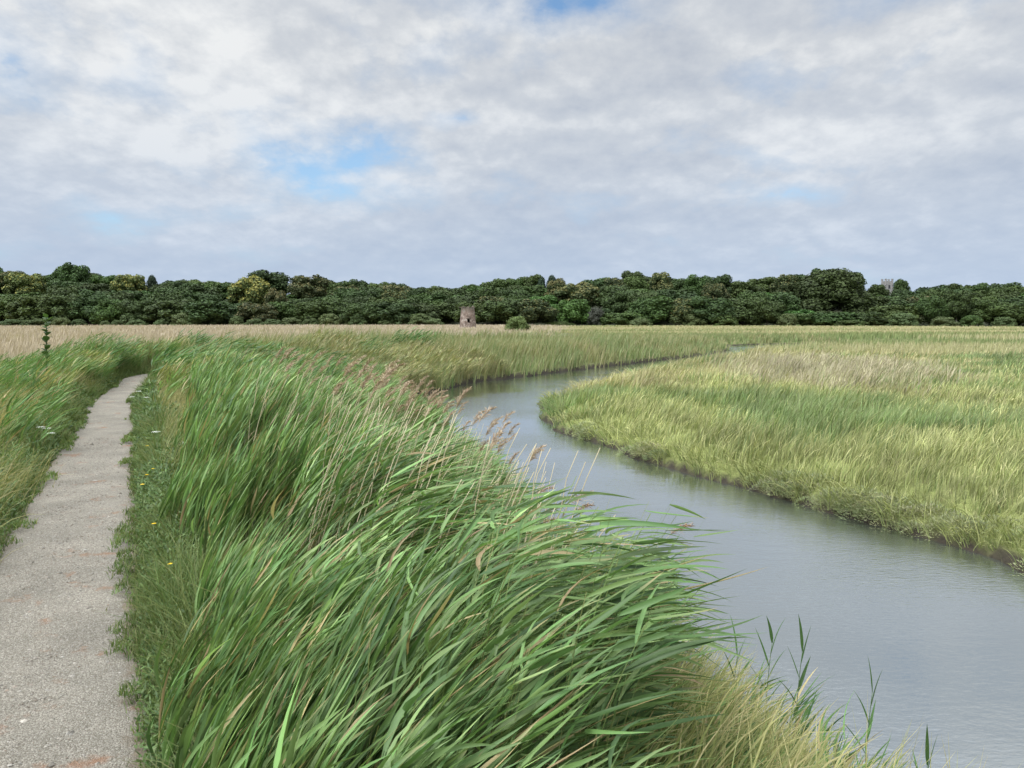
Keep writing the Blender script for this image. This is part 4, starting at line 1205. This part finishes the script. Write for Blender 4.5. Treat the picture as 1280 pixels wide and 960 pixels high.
# ================================================================== SKY AND LIGHT
SUN_EL, SUN_AZ = 54, 225          # degrees; azimuth clockwise from +Y (the view direction)
sd = Vector((math.sin(R(SUN_AZ)) * math.cos(R(SUN_EL)), math.cos(R(SUN_AZ)) * math.cos(R(SUN_EL)), math.sin(R(SUN_EL))))
w = bpy.data.worlds.new('World'); scene.world = w; w.use_nodes = True
nt = w.node_tree; nt.nodes.clear()
out = nt.nodes.new('ShaderNodeOutputWorld')
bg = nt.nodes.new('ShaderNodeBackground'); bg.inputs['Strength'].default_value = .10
tc = nt.nodes.new('ShaderNodeTexCoord'); dirv = tc.outputs['Generated']
sky = nt.nodes.new('ShaderNodeTexSky'); sky.sky_type = 'NISHITA'; sky.sun_disc = False
sky.sun_elevation = R(SUN_EL); sky.sun_rotation = R(SUN_AZ); sky.air_density = 1.0; sky.dust_density = .6; sky.ozone_density = 1.5
sx = nt.nodes.new('ShaderNodeSeparateXYZ'); link(nt, dirv, sx.inputs[0])
zc = mathn(nt, 'ADD', mathn(nt, 'MAXIMUM', sx.outputs[2], 0.0), .35)
cb = nt.nodes.new('ShaderNodeCombineXYZ')
link(nt, mathn(nt, 'DIVIDE', sx.outputs[0], zc), cb.inputs[0]); link(nt, mathn(nt, 'DIVIDE', sx.outputs[1], zc), cb.inputs[1])
mp = node(nt, 'ShaderNodeMapping', Location=(7.3, 4.2, 0), Scale=(2.9, 2.5, 1)); link(nt, cb.outputs[0], mp.inputs['Vector'])
cl = noise(nt, mp.outputs[0], .95, 10, .59, .0)
mp2 = node(nt, 'ShaderNodeMapping', Location=(7.3, 4.32, 0), Scale=(2.9, 2.5, 1)); link(nt, cb.outputs[0], mp2.inputs['Vector'])
bl = noise(nt, mp.outputs[0], 2.1, 6, .5, .1)
bill = mathn(nt, 'ABSOLUTE', mathn(nt, 'SUBTRACT', mathn(nt, 'MULTIPLY', bl, 2.0), 1.0))
cl2 = noise(nt, mp2.outputs[0], .95, 10, .59, .0)
broad = noise(nt, mp.outputs[0], .45, 3, .5)
# clear gaps in the cloud deck, fixed directions in the sky
gap = None
for (px, py, rx, ry, amp) in ((442, 206, 90, 30, .30), (738, 2, 90, 34, .42), (572, 148, 30, 12, .28), (950, 242, 90, 14, .14), (520, 100, 45, 50, .07), (250, 272, 330, 16, .12), (900, 190, 120, 14, .12), (700, 300, 500, 14, .06)):
    d_ = Vector(((px - 640) / F, 1, (400 - py) / F)).normalized()
    z_ = d_.z + .35; u0, v0 = d_.x / z_, d_.y / z_
    du = rx / F / z_; d2 = Vector(((px - 640) / F, 1, (400 - py - ry) / F)).normalized(); dv = abs(d2.y / (d2.z + .35) - v0)
    q = node(nt, 'ShaderNodeVectorMath', _operation='SUBTRACT'); link(nt, cb.outputs[0], q.inputs[0]); q.inputs[1].default_value = (u0, v0, 0)
    q2 = node(nt, 'ShaderNodeVectorMath', _operation='DIVIDE'); link(nt, q.outputs[0], q2.inputs[0]); q2.inputs[1].default_value = (du, dv, 1)
    ln = node(nt, 'ShaderNodeVectorMath', _operation='LENGTH'); link(nt, q2.outputs[0], ln.inputs[0])
    g = mathn(nt, 'MULTIPLY', mathn(nt, 'SUBTRACT', 1.0, mathn(nt, 'MULTIPLY', ln.outputs['Value'], .55), True), amp)
    gap = g if gap is None else mathn(nt, 'ADD', gap, g)
dens = mathn(nt, 'SUBTRACT', mathn(nt, 'ADD', mathn(nt, 'ADD', cl, mathn(nt, 'MULTIPLY', bill, .12)), mathn(nt, 'MULTIPLY', mathn(nt, 'SUBTRACT', broad, .5), .35)), gap)
cover = ramp(nt, dens, [(.22, 0.0), (.34, .75), (.46, 1.0)])
# lit tops and grey undersides: compare the density with the density a little further on
lit = mathn(nt, 'ADD', mathn(nt, 'MULTIPLY', mathn(nt, 'SUBTRACT', cl, cl2), 2.9), mathn(nt, 'ADD', mathn(nt, 'MULTIPLY', mathn(nt, 'SUBTRACT', broad, .5), -1.6), mathn(nt, 'ADD', mathn(nt, 'MULTIPLY', bill, .6), .44)), True)
cc = ramp(nt, lit, [(.05, (4.3, 4.7, 5.35)), (.5, (5.4, 5.7, 6.1)), (.95, (7.3, 7.45, 7.55))])
base = mixc(nt, 1.0, sky.outputs[0], (1.25, 1.45, 1.5), 'MULTIPLY')
c = mixc(nt, cover, base, cc)
# distance: low clouds seen through miles of air
hz = ramp(nt, sx.outputs[2], [(.0, .84), (.10, .52), (.20, .20), (.32, 0.0)])
c = mixc(nt, hz, c, (3.9, 5.0, 6.7))
# brightness added to unseen sky round the sun and overhead to light the ground
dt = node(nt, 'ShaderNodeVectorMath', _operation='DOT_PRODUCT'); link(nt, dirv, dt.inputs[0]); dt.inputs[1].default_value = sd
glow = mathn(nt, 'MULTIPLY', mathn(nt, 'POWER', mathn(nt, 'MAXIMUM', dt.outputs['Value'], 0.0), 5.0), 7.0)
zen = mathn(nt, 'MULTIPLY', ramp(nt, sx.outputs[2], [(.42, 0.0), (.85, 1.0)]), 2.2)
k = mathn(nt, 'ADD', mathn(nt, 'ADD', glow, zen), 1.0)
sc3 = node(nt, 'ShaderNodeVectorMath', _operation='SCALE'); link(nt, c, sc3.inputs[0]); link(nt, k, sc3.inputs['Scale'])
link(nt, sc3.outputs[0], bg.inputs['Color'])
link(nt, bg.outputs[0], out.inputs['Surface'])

sl = bpy.data.lights.new('sun', 'SUN'); sl.energy = 1.5; sl.angle = R(12); sl.color = (1, .96, .90)
so = bpy.data.objects.new('sun', sl); COL.objects.link(so)
so.rotation_euler = (-sd).to_track_quat('-Z', 'Y').to_euler(); so.location = (0, 0, 60)

# ================================================================== CAMERA
cam = bpy.data.cameras.new('camera'); co = bpy.data.objects.new('camera', cam); COL.objects.link(co)
co.location = (0, 0, CAMZ); co.rotation_euler = (R(90), 0, 0)
cam.sensor_fit = 'HORIZONTAL'; cam.sensor_width = 36; cam.lens = 36 * F / 1280
cam.shift_y = -80 / 1280; cam.clip_start = .05; cam.clip_end = 5000
scene.camera = co
vs = scene.view_settings
vs.view_transform = 'Standard'; vs.look = 'None'; vs.exposure = 0.22; vs.gamma = 1.0; vs.use_curve_mapping = False
scene.render.film_transparent = False
cy = scene.cycles
cy.max_bounces = 6; cy.diffuse_bounces = 3; cy.glossy_bounces = 3; cy.transmission_bounces = 4; cy.transparent_max_bounces = 4
cy.use_denoising = True
cy.sample_clamp_indirect = 6
